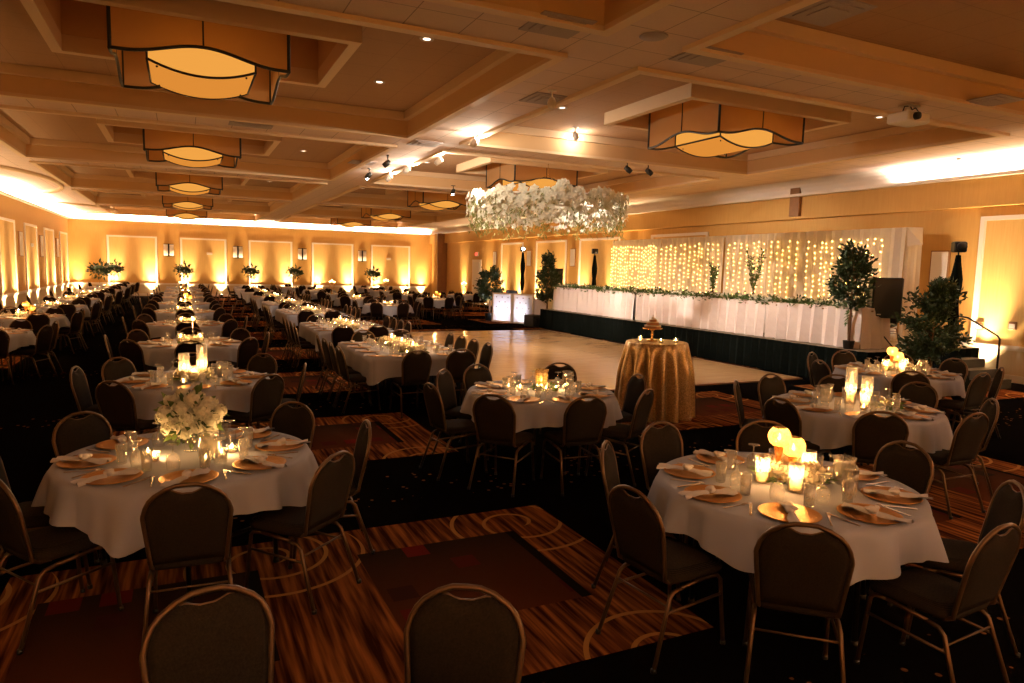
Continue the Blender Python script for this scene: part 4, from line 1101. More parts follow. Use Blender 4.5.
# table whose far edge just shows at the bottom of the frame
round_table((.28, 1.25), 'the table at the bottom edge', st_none, True, [D(99.8), D(56.6)], [1.0, .80], sets=False)

ROW = {'m': ("the middle row's %s table", .06, [8.30, 12.05, 15.75, 19.6, 23.4, 27.2, 31.0, 34.8, 38.6], [st_b2, st_taper, st_low, st_taper, st_glob, st_cand, st_low, st_taper, st_tall]),
       'l': ("the left row's %s table", -3.15, [14.35, 18.1, 21.9, 25.7, 29.5, 33.3, 37.1, 40.6], [st_glob, st_glob, st_low, st_taper, st_low, st_tall, st_low, st_tall])}
for k, (ph, x, ys_, sts) in ROW.items():
    for i, y in enumerate(ys_):
        nm = ordn[i + 1] if k == 'm' else ordn[i]
        near = (k == 'm' and i == 0)
        angs = rads = None
        if near: angs, rads = [D(-127), D(133), D(45), D(-52), D(-10), D(172), D(-92), D(90)], [.84] * 8
        if near: angs = angs[:6] + angs[7:]; rads = rads[:7]
        sk = (2, 3) if (k == 'l' and i > 1) else ()
        if not near and y > 30: sk = tuple(set(sk) | {3, 5})
        round_table((x + R_.uniform(-.05, .05), y), ph % nm, sts[i], near, angs, rads, sk, sets=True if y < 32 else 'half', phi=0 if k == 'm' else .39)

# ---- long tables right of the middle row
LY = [(3.1, 10.56), (3.08, 14.65), (3.12, 19.3), (3.15, 23.4), (3.15, 27.5), (3.15, 31.6), (3.15, 35.7), (3.3, 39.6)]
for i, (x, y) in enumerate(LY):
    tp = 'the %s long table' % ordn[i]; c = (x, y, 0)
    inst(TFL, 'long_table', c, 0, 'double-width banquet table under white linen: %s' % tp, 'table', 'long banquet tables')
    inst(CLOTHL[i % 2], 'long_tablecloth', c, 0, 'white cloth draped over %s' % tp, 'tablecloth', 'white cloths on long tables')
    near = i == 0
    seats = []
    for s, sn in ((-1, 'left'), (1, 'right')):
        for q in range(4):
            seats.append((s * (LW / 2 + .06) , -.82 + .55 * q, -PI / 2 if s < 0 else PI / 2, '%s side, %s from the near end,' % (sn, ordn[q]), s, 0))
    for e, en in ((-1, 'near'), (1, 'far')):
        for q, sd in ((-1, 'left'), (1, 'right')):
            if i > 2 and e > 0: continue
            seats.append((q * .34 + (.10 if i == 0 else 0), e * (LL / 2 + (.06 if i else .12)), 0 if e < 0 else PI, '%s end %s place' % (en, sd), 0, e))
    for (dx, dy, rz, pos, s, e) in seats:
        if i > 3 and s < 0 and q_skip(dy): continue
        cp = (x + dx, y + dy, 0)
        inst(CHAIR if near else CHAIRF, 'banquet_chair', cp, rz + R_.uniform(-.07, .07), 'brown banquet chair, %s of %s' % (pos.rstrip(','), tp), 'chair', 'brown banquet chairs')
        if i > 4: continue
        px, py = (x + s * (LW / 2 - .20), y + dy) if s else (x + dx * (1 if abs(dx) < .5 else 1), y + e * (LL / 2 - .2))
        if i > 3 and e: continue
        inst(PLATE if near else PLATEF, 'charger_plate', (px, py, ZT), rz, 'gold charger plate, %s of %s' % (pos.rstrip(','), tp), 'plate', 'gold charger plates')
        inst(NAPS[0] if near else NAPF, 'napkin', (px, py, ZT + .004), rz + PI + R_.uniform(-.4, .4), 'knotted white napkin, %s of %s' % (pos.rstrip(','), tp), 'napkin', 'knotted napkins')
        gx, gy = px - s * .24 + (-.1 if e else 0), py - e * .24 + (-.1 if s else 0)
        inst(GOB if near else GOBF, 'goblet', (gx, gy, ZT), 0, 'upturned glass goblet, %s of %s' % (pos.rstrip(','), tp), 'glass', 'upturned goblets')
    w3 = ['near', 'middle', 'far']
    if i < 4:
        for (dx, dy, rz, pos, s, e) in seats:
            px, py = (x + s * (LW / 2 - .42), y + dy + .12) if s else (x + dx + .12, y + e * (LL / 2 - .42))
            inst(TUM if near else TUMF, 'drinking_glass', (px, py, ZT), 0, 'upright water glass, %s of %s' % (pos.rstrip(','), tp), 'glass', 'upright water glasses')
    if i == 7:
        st_tall(c, False, tp); continue
    for q in range(3):
        cc = (x + .0, y - .6 + q * .6, 0)
        deco('low_flower_wreath', at(cc, 0, 0), near, 'at the %s third of %s' % (w3[q], tp))
        deco('glass_cylinder_candle', at(cc, .06, .18), near, 'at the %s third of %s' % (w3[q], tp))
        if q != 1: deco('votive_candle', at(cc, -.13, -.14), near, 'at the %s third of %s' % (w3[q], tp))
        if i == 0 and q == 0: deco('water_pitcher', at(cc, -.22, .1), near, 'on the left of ' + tp)
        candle_light(at(cc, .06, .10, ZT + .24), .30)
# ---- round tables beyond the dance floor
BK = [(6.15, 22.6, st_low, 'front left'), (9.35, 27.0, st_glob, 'front right'), (6.1, 27.0, st_low, 'second-line left'), (6.0, 31.3, st_cand, 'third-line left'), (9.3, 31.2, st_low, 'third-line middle'), (12.4, 31.6, st_cand, 'third-line right'),
      (6.2, 35.6, st_taper, 'fourth-line left'), (9.6, 35.6, st_cand, 'fourth-line middle'), (9.9, 39.6, st_tall, 'back-line middle'), (5.6, 39.8, st_tall, 'back-line left')]
for i, (x, y, st, nm) in enumerate(BK):
    tp = 'the %s back table' % nm
    sk = () if y < 32 else (1, 3, 5)
    round_table((x, y), tp, st, False, None, None, sk, sets=True if y < 28 else 'half', phi=.2)
# a white cloth slung over one chair back there
# ---------------------------------------------------------------- dance floor
df = MB(); df.box((7.95, 15.35, .0125), (6.4, 10.8, .025)); d = empty('dance_floor', (0, 0, 0)); tag(d, 'glossy oak parquet dance floor in front of the stage', 'dance floor')
df.build('parquet', 'parquet', d)
tr = MB()
for a, b, c, e in ((7.95, 9.93, 6.5, .07), (7.95, 20.77, 6.5, .07), (4.73, 15.35, .07, 10.9), (11.17, 15.35, .07, 10.9)): tr.box((a, b, .011), (c, e, .022))
tr.build('edge_ramp', 'brownwood_and_shade', d)
# ---------------------------------------------------------------- stage with pleated skirt
SX0, SX1, SY0, SY1, SZ = 11.5, 14.85, 8.7, 21.8, .68
stg = empty('stage', (0, 0, 0)); tag(stg, 'long low stage with a black pleated skirt', 'stage')
mb = MB(); mb.box(((SX0 + SX1) / 2 + .02, (SY0 + SY1) / 2, SZ / 2), (SX1 - SX0 - .04, SY1 - SY0 - .06, SZ - .02)); mb.build('platform', 'blackmetal', stg)
mb = MB(); mb.box(((SX0 + SX1) / 2, (SY0 + SY1) / 2, SZ - .01), (SX1 - SX0, SY1 - SY0, .02)); mb.build('deck', 'carpetdeck', stg)
def pleats(p0, p1, z0, z1, step=.045, amp=.018, flare=.02, seed=0, thick=True):
    """a pleated hanging cloth between two floor points"""
    rnd = random.Random(seed); mb = MB(); p0, p1 = Vector(p0), Vector(p1); d = p1 - p0; n = int(d.length / step); u = d.normalized(); w = Vector((u.y, -u.x))
    rows = 4; mb.smooth = False; vs = []; off = [rnd.uniform(.4, 1.3) for _ in range(n + 1)]; ph = [rnd.uniform(-.3, .3) for _ in range(n + 1)]
    for r in range(rows + 1):
        t = r / rows; z = z1 + (z0 - z1) * t
        for i in range(n + 1):
            q = p0 + u * (d.length * i / n)
            a = amp * (1 if i % 2 else -1) * off[i] * (.55 + .6 * t) + flare * t
            vs.append((q.x + w.x * a, q.y + w.y * a, z))
    m = n + 1
    mb.add(vs, [(r * m + i, (r + 1) * m + i, (r + 1) * m + i + 1, r * m + i + 1) for r in range(rows) for i in range(n)])
    return mb
mb = pleats((SX0 - .03, SY1), (SX0 - .03, SY0 - .03), .01, SZ - .005, .11, .045, .02, 1)
q = pleats((SX0 - .03, SY0 - .03), (SX1, SY0 - .03), .01, SZ - .005, .11, .045, .02, 2); mb.add(q.v, q.f); mb.build('skirt', 'blackcloth', stg)
# stage steps and hand rail at the right wall
hr = empty('stage_steps', (14.0, 8.0, 0)); tag(hr, 'black stage steps with a bent handrail beside the right wall', 'steps')
for k in range(3):
    mb = MB(); mb.box((0, .45 - .26 * k, (.51 - .17 * k) / 2), (.9, .26, .51 - .17 * k)); mb.build('tread', 'black', hr)
mb = MB(); mb.tube([(.47, .95, 1.32), (.47, .75, 1.30), (.47, .14, .98), (.47, .10, .92), (.47, .1, 0)], .02, 8); mb.tube([(.47, .95, 1.32), (.47, .95, .69)], .02, 8); mb.build('handrail', 'blackmetal', hr)
# ---------------------------------------------------------------- head table on the stage
TX0, TX1, TZ = 11.72, 12.45, 1.44
ends = [9.05, 11.5, 13.95, 16.4, 18.75, 21.2]
seg_n = ['nearest the loudspeaker', 'second from the loudspeaker', 'in the middle of the row', 'fourth from the loudspeaker', 'at the far end by the booth']
for i in range(5):
    y0, y1 = ends[i], ends[i + 1]
    t = empty('head_table', ((TX0 + TX1) / 2, (y0 + y1) / 2, SZ)); tag(t, 'folding head table on the stage under ivory cloth, ' + seg_n[i], 'table', 'head tables on the stage')
    mb = MB(); mb.box((0, 0, .735), (.72, y1 - y0 - .02, .03)); mb.build('tabletop', 'brownwood_and_shade', t)
    for sx in (-.3, .3):
        for sy in (-1.0, 1.0):
            mb = MB(); mb.tube([(sx, sy, .72), (sx, sy, 0)], .016, 6); mb.build('leg', 'blackmetal', t)
    mb = pleats((TX0 - .02, y1 - .005), (TX0 - .02, y0 + .005), SZ + .015, TZ + .035, .15, .055, .03, 5 + i)
    mb.quad((TX0 - .035, y0, TZ + .035), (TX1 + .02, y0, TZ + .035), (TX1 + .02, y1, TZ + .035), (TX0 - .035, y1, TZ + .035))
    mb.quad((TX1 + .02, y0, TZ + .035), (TX1 + .02, y0, SZ + .02), (TX1 + .02, y1, SZ + .02), (TX1 + .02, y1, TZ + .035))
    if i == 0:
        q = pleats((TX0 - .02, y0), (TX1 + .02, y0), SZ + .015, TZ + .035, .15, .05, .05, 31); mb.add(q.v, q.f)
    if i == 4:
        q = pleats((TX1 + .02, y1), (TX0 - .02, y1), SZ + .015, TZ + .035, .15, .05, .05, 32); mb.add(q.v, q.f)
    o = mb.build('pleated_tablecloth', 'stagecloth'); tag(o, 'ivory pleated cloth on the stage head table, ' + seg_n[i], 'tablecloth', 'pleated cloths on the stage')
    rnd = random.Random(40 + i)
    g = MB(); f = MB(); n = 330
    for k in range(n):
        y = rnd.uniform(y0, y1); x = TX0 + .08 + rnd.gauss(0, .05) + .03 * math.sin(y * 4); z = TZ + .045 + abs(rnd.gauss(0, .03))
        if rnd.random() < .12: x = TX0 - .05; z -= rnd.uniform(0, .10) * (1 + (abs(y - 14) < .6))
        g.leaf((x, y, z), (rnd.uniform(-1, .6), rnd.uniform(-1, 1), rnd.uniform(-.2, .9)), rnd.uniform(.08, .15), .045, rnd)
    for k in range(16):
        y = y0 + (k + .5) * (y1 - y0) / 16 + rnd.uniform(-.05, .05); blossoms(f, rnd, (TX0 + .09 + rnd.uniform(-.06, .06), y, TZ + .085 + rnd.uniform(0, .03)), rnd.uniform(.03, .055), 14, .024)
    if i == 0:
        for k in range(40): g.leaf((TX0 - .06 + rnd.uniform(-.02, .02), y0 + .25 + rnd.uniform(-.05, .05), TZ - k * .007), (rnd.uniform(-1, 0), rnd.uniform(-1, 1), -.6), .09, .03, rnd)
    gr = empty('garland', (0, 0, 0)); tag(gr, 'leafy garland with white blossoms along the head table, ' + seg_n[i], 'garland', 'garlands on the head table')
    g.build('foliage', 'leaf2', gr); f.build('blossoms', 'petal', gr)
# bridesmaid bouquets lying on the table
def posy(rnd):
    b = MB(); f = MB(); d = MB()
    for k in range(9):
        a = k * 2.4; r = .09 * math.sqrt(k / 9); blossoms(f if k % 3 else d, rnd, (r * math.cos(a), r * math.sin(a), .09 - r * .35), .04, 14, .018)
    greens(b, rnd, (0, 0, .06), .12, 40, .08, .035, .4)
    for k in range(5): b.tube([(rnd.uniform(-.02, .02), rnd.uniform(-.02, .02), .02), (rnd.uniform(-.03, .03) + .12, rnd.uniform(-.03, .03), .012)], .005, 5)
    return [('foliage', b.mesh('foliage', 'leaf'), []), ('cream_blossoms', f.mesh('cream', 'petal2'), []), ('dark_blossoms', d.mesh('dark', 'burg'), [])]
PZ = posy(random.Random(9))
for i, y in enumerate([9.55, 10.2, 10.9, 11.7, 12.6, 13.6, 14.7, 15.9, 17.1, 18.3, 19.5, 20.5]):
    inst(PZ, 'hand_bouquet', (TX0 + .32, y, TZ + .036), i * 1.3, 'small cream and burgundy hand bouquet on the head table, %s from the loudspeaker end' % (ordn + ['eleventh', 'twelfth'])[i], 'bouquet', 'hand bouquets on the head table')
def branch(h, seed):
    rnd = random.Random(seed); v = MB(); v.lathe([(.05, 0), (.055, .01), (.03, .08), (.035, .18), (.032, .18), (.0, .01)], 14, cap1=False)
    g = MB(); s = MB()
    for k in range(6):
        a = rnd.uniform(0, 6.28); l = h * rnd.uniform(.6, 1); sp = rnd.uniform(.05, .22); pts = []
        for j in range(7):
            t = j / 6; pts.append(Vector((math.cos(a) * sp * t ** 1.4 * h, math.sin(a) * sp * t ** 1.4 * h, .05 + l * t)))
        s.tube(pts, .006, 5, r2=.002)
        for j in range(46):
            t = rnd.uniform(.2, 1); q = pts[0].lerp(pts[-1], t); i0 = min(5, int(t * 6)); q = pts[i0].lerp(pts[i0 + 1], t * 6 - i0)
            g.leaf(q, (rnd.uniform(-1, 1), rnd.uniform(-1, 1), rnd.uniform(0, 1.2)), .10, .03, rnd)
    return [('vase', v.mesh('vase', 'glass'), []), ('stems', s.mesh('stems', 'bark'), []), ('foliage', g.mesh('foliage', 'leaf2'), [])]
inst(branch(1.15, 3), 'branch_arrangement', (12.12, 12.3, TZ + .036), 0, 'tall arrangement of green branches on the head table, the larger of two', 'flowers', 'branch arrangements on the head table')
inst(branch(.85, 8), 'branch_arrangement', (12.12, 13.7, TZ + .036), 1, 'slimmer arrangement of green branches left of the larger one', 'flowers', 'branch arrangements on the head table')
inst(CHAIR, 'banquet_chair', (12.62, 9.28, SZ), PI / 2 + .25, 'brown banquet chair at the loudspeaker end of the stage head table', 'chair', 'brown banquet chairs')
# ---------------------------------------------------------------- sheer backdrop with light curtains
BX, BZ = 14.35, 3.18
by = [10.15, 12.9, 15.8, 18.8, 21.7]
bd = empty('drape_frame', (BX, 0, SZ)); tag(bd, 'white pipe frame carrying the sheer backdrop on the stage', 'drape frame')
mb = MB(); mb.tube([(.06, by[0], BZ - SZ - .02), (.06, by[-1], BZ - SZ - .02)], .022, 8); mb.build('crossbar', 'plasticw', bd)
for y in by:
    mb = MB(); mb.tube([(.06, y, 0), (.06, y, BZ - SZ - .02)], .022, 8); mb.lathe([(0, 0), (.22, 0), (.22, .012), (0, .012)], 16, c=(.06, y, 0)); mb.build('upright', 'plasticw', bd)
pn = ['rightmost', 'second from the right', 'third from the right', 'leftmost']
for i in range(4):
    y0, y1 = by[i], by[i + 1]
    mb = pleats((BX, y1), (BX, y0), SZ + .01, BZ, .13, .045, .02, 60 + i)
    if i == 0:
        q = pleats((BX, y0 + .01), (BX + .35, y0 - .12), SZ + .01, BZ, .07, .02, .02, 71); mb.add(q.v, q.f)
        mb.add([(BX - .02, y0 - .02, BZ), (BX + .1, y0 - .32, BZ - .38), (BX + .02, y0 - .02, BZ - .42), (BX + .3, y0 - .15, BZ)], [(0, 2, 1), (0, 1, 3)])
    o = mb.build('sheer_drape', 'drape'); tag(o, 'sheer ivory drape of the backdrop, %s of four' % pn[i], 'drape', 'sheer drapes behind the head table')
    rnd = random.Random(80 + i); wire = MB(); bulbs = MB()
    y = y0 + .14 + (.35 if i == 0 else 0)
    while y < y1 - .1:
        wire.tube([(BX - .095, y, BZ - .25), (BX - .095, y + rnd.uniform(-.02, .02), SZ + .3)], .0025, 3)
        z = BZ - .22 - rnd.uniform(0, .1)
        while z > SZ + .28:
            if rnd.random() < .93:
                yy = y + rnd.uniform(-.025, .025); r = .0150
                bx = BX - .105; bulbs.add([(bx - r, yy, z), (bx + r, yy, z), (bx, yy - r, z), (bx, yy + r, z), (bx, yy, z - r), (bx, yy, z + r)],
                          [(0, 2, 5), (2, 1, 5), (1, 3, 5), (3, 0, 5), (2, 0, 4), (1, 2, 4), (3, 1, 4), (0, 3, 4)], False)
            z -= rnd.uniform(.10, .17)
        y += (.14 if i == 3 else .21) * rnd.uniform(.7, 1.3)
    lc = empty('light_curtain', (0, 0, 0)); tag(lc, 'curtain of warm fairy lights on the backdrop, %s of four' % pn[i], 'string lights', 'fairy light curtains')
    wire.build('wires', 'plasticw', lc); b = bulbs.build('bulbs', 'bulb', lc); b['kind'] = 'stuff'
# ---------------------------------------------------------------- loudspeaker, stands, booth
sp = empty('loudspeaker', (12.25, 8.95, 1.30)); sp.rotation_euler.z = rad(-38); tag(sp, 'black box loudspeaker on a pole in front of the light backdrop', 'loudspeaker')
mb = MB(); mb.box((0, .16, .38), (.54, .36, .78), bev=.02); mb.build('cabinet', 'black', sp)
mb = MB(); mb.box((0, -.028, .38), (.50, .02, .72), bev=.008); mb.build('grille', 'screen', sp)
mb = MB(); mb.box((-.14, -.042, .06), (.07, .008, .022)); mb.build('badge', 'plasticw', sp)
st = empty('speaker_stand', (12.36, 9.08, SZ)); tag(st, 'black tripod pole under the loudspeaker on the stage', 'stand')
mb = MB(); mb.tube([(0, 0, .1), (0, 0, .64)], .019, 8); mb.build('pole', 'blackmetal', st)
for k in range(3):
    a = k * 2.094 + .4; mb = MB(); mb.tube([(0, 0, .28), (.33 * math.cos(a), .33 * math.sin(a), .012)], .012, 6); mb.build('leg', 'blackmetal', st)
def light_stand(loc, h, label, sock=True, lit=False, rz=0):
    s = empty('light_stand', loc, rz); tag(s, label, 'light stand')
    mb = MB(); mb.tube([(0, 0, .05), (0, 0, h - .1)], .016, 8); mb.build('pole', 'blackmetal', s)
    for k in range(3):
        a = k * 2.094; mb = MB(); mb.tube([(0, 0, .55), (.38 * math.cos(a), .38 * math.sin(a), .012)], .012, 6); mb.build('leg', 'blackmetal', s)
    mb = MB(); mb.lathe([(.05, h * .40), (.09, h * .5), (.065, h * .62), (.095, h * .70), (.10, h * .76), (.06, h * .86), (.04, h - .2)], 14, rip=(.18, 3)); mb.build('cloth_wrap', 'blackcloth', s)
    mb = MB(); mb.box((0, 0, h - .05), (.22, .18, .2), bev=.02); mb.lathe([(0, 0), (.08, 0), (.08, .1), (0, .1)], 14, c=(0, 0, 0)); mb.v = mb.v[:32] + [(v[0], -v[2] - .05, v[1] + h - .05) for v in mb.v[32:]]
    mb.build('lamp_head', 'black', s)
    if not lit: return s
    mb = MB(); mb.ball((0, -.16, h - .05), .06, 10, 6); mb.build('lamp_lens', 'lampb', s); return s
light_stand((13.1, 8.2, 0), 2.72, 'wrapped black light stand beside the bushy tree near the right wall', rz=-.6)
mb = MB(); mb.lathe([(.40, .01), (.34, .2), (.13, .75), (.08, .95), (0, .97)], 18, rip=(.08, 7)); o = mb.build('stand_cover', 'blackcloth', None, (13.1, 8.2, 0)); tag(o, 'black cloth cone covering the foot of the wrapped light stand', 'cloth cover')
light_stand((14.05, 22.4, 0), 2.85, 'wrapped black light stand at the far end of the light backdrop', rz=-.3)
light_stand((12.9, 26.2, 0), 2.95, 'black light stand with a lit lamp behind the booth', lit=True, rz=-.3)
# booth: two lit white facade panels
def booth_panel(name_label, p, rz):
    b = empty('lit_facade', p, rz); tag(b, name_label, 'booth panel', 'booth facade panels')
    W, H = .98, 1.12
    mb = MB()
    for x in (-W / 2 + .03, W / 2 - .03): mb.box((x, 0, H / 2 + .02), (.06, .06, H))
    for z in (.05, H - .01): mb.box((0, 0, z), (W - .12, .06, .06))
    mb.build('frame', 'white', b)
    mb = MB(); mb.quad((-W / 2 + .06, .0, .08), (W / 2 - .06, .0, .08), (W / 2 - .06, 0, H - .04), (-W / 2 + .06, 0, H - .04)); mb.build('scrim', 'scrim', b)
    mb = MB(); rnd = random.Random(5)
    for r, z in enumerate((.98, .80, .60, .42)):
        for k in range(3 - r % 2):
            x = (-.28 + .28 * k) if r % 2 == 0 else (-.14 + .28 * k); mb.lathe([(0, 0), (.028, 0), (.028, .006), (0, .006)], 10)
            mb.v[-44 + 4:] = mb.v[-44 + 4:]
            n = 40; mb.v[-n:] = [(v[0] + x, -.012 - v[2], v[1] + z) for v in mb.v[-n:]]
    mb.build('dots', 'diff', b)
    mb = MB(); mb.lathe([(0, 0), (.06, 0), (.06, .1), (0, .1)], 10, c=(0, .22, 0)); mb.build('led_uplight', 'black', b)
    return b
BA = Vector((10.85, 24.6)); BB = Vector((11.7, 22.9))
dv = (BB - BA); rzb = math.atan2(dv.y, dv.x)
u_ = dv.normalized(); nn = Vector((-u_.y, u_.x))
for i, lab in enumerate(('left white booth panel lit from inside by the dance floor', 'right white booth panel lit from inside by the dance floor')):
    c = BA + u_ * (.5 + 1.0 * i)
    booth_panel(lab, (c.x, c.y, 0), rzb)
    q = c + nn * .30
    light('AREA', 'booth_led', (q.x, q.y, .12), 16, (.86, .88, 1), sx=.5, sy=.1, rot=(rad(180 - 30), 0, rzb))
    light('POINT', 'booth_led_spill', (q.x - nn.x * .1, q.y - nn.y * .1, .22), 6, (.86, .88, 1), size=.06)
bt = empty('booth_table', (11.75, 24.45, 0), rzb); tag(bt, 'white draped table behind the lit booth panels', 'table')
mb = MB(); mb.box((0, .1, .86), (2.0, .7, .03)); mb.build('tabletop', 'white', bt)
mb = MB(); mb.box((0, .1, .43), (1.9, .62, .84)); mb.build('cloth', 'stagecloth', bt)
lp = empty('laptop', (11.55, 24.15, .876), rzb + .2); tag(lp, 'open black laptop on the booth table', 'laptop')
mb = MB(); mb.box((0, 0, .01), (.36, .26, .02), bev=.004); mb.build('keyboard_base', 'screen', lp)
mb = MB(); mb.box((0, -.15, .20), (.50, .02, .34), rx=rad(12), bev=.004); mb.build('screen_lid', 'screen', lp)
wb = empty('side_table', (12.1, 22.95, 0), rzb + .1); tag(wb, 'small white cloth-fronted table right of the booth panels', 'table')
mb = MB(); mb.box((0, 0, .47), (.85, .5, .94), bev=.01); mb.build('cloth', 'stagecloth', wb); mb = MB(); mb.box((0, 0, .955), (.88, .54, .03)); mb.build('tabletop', 'white', wb)
for i, (x, y, w, h, l) in enumerate(((11.75, 22.4, .45, .42, 'nearest the stage corner'), (12.75, 22.2, .45, .62, 'behind its neighbour near the stage corner'))):
    c = empty('equipment_case', (x - .25, y - .0, 0), .3); tag(c, 'black equipment case on the floor, ' + l, 'case', 'equipment cases by the booth')
    mb = MB(); mb.box((0, 0, h / 2), (w, .5, h), bev=.02); mb.build('case_body', 'black', c); mb = MB(); mb.box((0, -.255, h * .6), (.2, .02, .04)); mb.build('handle', 'silver', c)
# second speaker, by the far tree
sp = empty('loudspeaker', (12.55, 22.6, 1.45)); sp.rotation_euler.z = rad(-25); tag(sp, 'black box loudspeaker behind the tree left of the stage', 'loudspeaker')
mb = MB(); mb.box((0, .1, .33), (.46, .34, .68), bev=.02); mb.build('cabinet', 'black', sp); mb = MB(); mb.box((0, -.078, .33), (.42, .02, .62)); mb.build('grille', 'screen', sp); mb = MB(); mb.tube([(0, .1, -1.44), (0, .1, 0)], .02, 8); mb.build('pole', 'blackmetal', sp)
# ---------------------------------------------------------------- trees
def tree(loc, z0, z1, r, label, seed, trunk=.03, ps=1, nleaf=1500, mt='leaf', ll=.13, pot=True, taper=.5, gap=.25, base=0):
    rnd = random.Random(seed); t = empty('potted_tree', loc); tag(t, label, 'tree', 'potted trees')
    if pot:
        mb = MB(); mb.lathe([(a_ * ps, b_ * ps) for a_, b_ in [(.12, 0), (.16, .02), (.19, .28), (.2, .3), (.175, .3), (.165, .25), (0, .25)]], 20); mb.build('pot', 'black', t)
    b = MB(); b.tube([(0, 0, .1), (.02, .01, z0 * .5), (-.01, .0, z0), (0, .02, (z0 + z1) / 2)], trunk, 8, r2=trunk * .4); b.tube([(.03, .03, .1), (-.02, .02, z0 * .6), (.03, -.02, z0 + .2)], trunk * .7, 7, r2=trunk * .3)
    g = MB(); H = z1 - z0; tips = []
    for k in range(46):
        t_ = rnd.uniform(0, 1); a = rnd.uniform(0, 6.28); prof = math.sin(PI * min(1, (.12 + .82 * t_) ** .8)) ** .6
        rr = r * prof * rnd.uniform(.55, 1.08); z = z0 + H * t_
        p = Vector((rr * math.cos(a), rr * math.sin(a), z)); q = Vector((0, 0, max(z0 * .9, z - .35 * H * rnd.uniform(.4, 1)))); b.tube([q, q.lerp(p, .55) + Vector((0, 0, .03)), p], .007, 4, r2=.002); tips.append((q, p))
    for k in range(nleaf):
        q, p = tips[rnd.randrange(len(tips))]; s = rnd.uniform(.35, 1.08); c = q.lerp(p, s) + Vector((rnd.gauss(0, .05), rnd.gauss(0, .05), rnd.gauss(0, .05)))
        g.leaf(c, (p - q).normalized() + Vector((rnd.gauss(0, .7), rnd.gauss(0, .7), rnd.gauss(0, .7) - .2)), ll * rnd.uniform(.6, 1.2), ll * .42, rnd)
    b.build('trunk', 'bark', t); g.build('foliage', mt, t)
tree((11.02, 25.25, 0), .95, 2.1, .52, 'leafy potted tree left of the lit booth panels', 1, .035, 1, 2600)
tree((11.95, 22.15, 0), 1.05, 2.6, .42, 'dark potted tree at the far end of the stage', 2, .03, 1, 2200)
tree((11.58, 9.2, SZ), .88, 1.98, .35, 'potted tree with bare orange trunk on the near stage corner', 3, .028, .55, 1500)
tree((12.05, 7.85, 0), .70, 2.02, .50, 'wide bushy potted tree in front of the stage end', 4, .03, 1, 5200, ll=.11)
# ---------------------------------------------------------------- gold cocktail table with cake
gc = (6.15, 8.05)
t = empty('cocktail_table', (*gc, 0)); tag(t, 'tall cocktail table under a gold sequin cloth', 'table')
mb = MB(); mb.lathe([(0, 1.03), (.43, 1.03), (.43, 1.06), (0, 1.06)], 36); mb.build('tabletop', 'brownwood_and_shade', t)
mb = MB(); mb.lathe([(.25, 0), (.25, .02), (.03, .05), (.03, 1.03), (0, 1.03)], 16); mb.build('pedestal', 'blackmetal', t)
mb = MB(); n = 220; vs = [(0, 0, 1.066)]; fs = []
rows = [(.25, 1.066), (.425, 1.066), (.437, 1.06)] + [(.44 + .075 * (k / 12) ** .8, 1.05 - 1.045 * k / 12) for k in range(1, 13)]
for ri, (r, z) in enumerate(rows):
    t_ = max(0, (1.05 - z) / 1.05)
    for j in range(n):
        a = 2 * PI * j / n; f = math.sin(15 * a + 1.1 * math.sin(3 * a)) ; f = math.copysign(abs(f) ** .6, f)
        rr = r * (1 + .15 * f * min(1, t_ * 2.6)); vs.append((rr * math.cos(a), rr * math.sin(a), z))
for j in range(n): fs.append((0, 1 + j, 1 + (j + 1) % n))
for i in range(len(rows) - 1):
    for j in range(n): fs.append((1 + i * n + j, 1 + (i + 1) * n + j, 1 + (i + 1) * n + (j + 1) % n, 1 + i * n + (j + 1) % n))
mb.add(vs, fs); o = mb.build('sequin_tablecloth', 'sequin', None, (*gc, 0)); tag(o, 'floor-length gold sequin cloth on the cocktail table', 'tablecloth')
ck = (gc[0] - .05, gc[1] + .05); 
s = empty('cake_stand', (*ck, 1.068)); tag(s, 'gold pedestal cake stand on the sequin table', 'cake stand')
mb = MB(); mb.lathe([(.075, 0), (.075, .012), (.02, .03), (.014, .06), (.022, .10), (.014, .14), (.03, .165), (.06, .175)], 24); mb.build('pedestal', 'goldm', s)
mb = MB(); mb.lathe([(0, .175), (.135, .178), (.145, .19), (.135, .186), (0, .184)], 32); mb.build('plate', 'goldm', s)
c = empty('cake', (*ck, 1.253)); tag(c, 'small three-tier naked cake with white icing on the gold stand', 'cake')
for i, (r, z, h) in enumerate(((.115, 0, .05), (.085, .052, .045), (.05, .099, .04))):
    mb = MB(); mb.lathe([(0, z), (r, z), (r * 1.02, z + h * .5), (r, z + h * .7), (0, z + h * .7)], 28); mb.build('cake_tier', 'cakebrown', c)
    mb = MB(); mb.lathe([(0, z + h * .68), (r * 1.01, z + h * .7), (r * 1.03, z + h * .9), (r * .9, z + h), (0, z + h)], 28, rip=(.03, 9)); mb.build('icing_layer', 'icing', c)
mb = MB(); mb.lathe([(0, .139), (.022, .139), (.02, .165), (.004, .175), (0, .175)], 16); mb.build('cake_topper', 'icing', c)
for i, (x, y, w) in enumerate(((-.28, .02, 'left of the cake stand'), (-.08, -.2, 'in front of the cake stand'), (.18, -.2, 'right of the cake stand'), (-.13, .22, 'behind the cake stand'))):
    deco('votive_candle', (gc[0] + x, gc[1] + y, 1.067), True, w + ' on the sequin table')
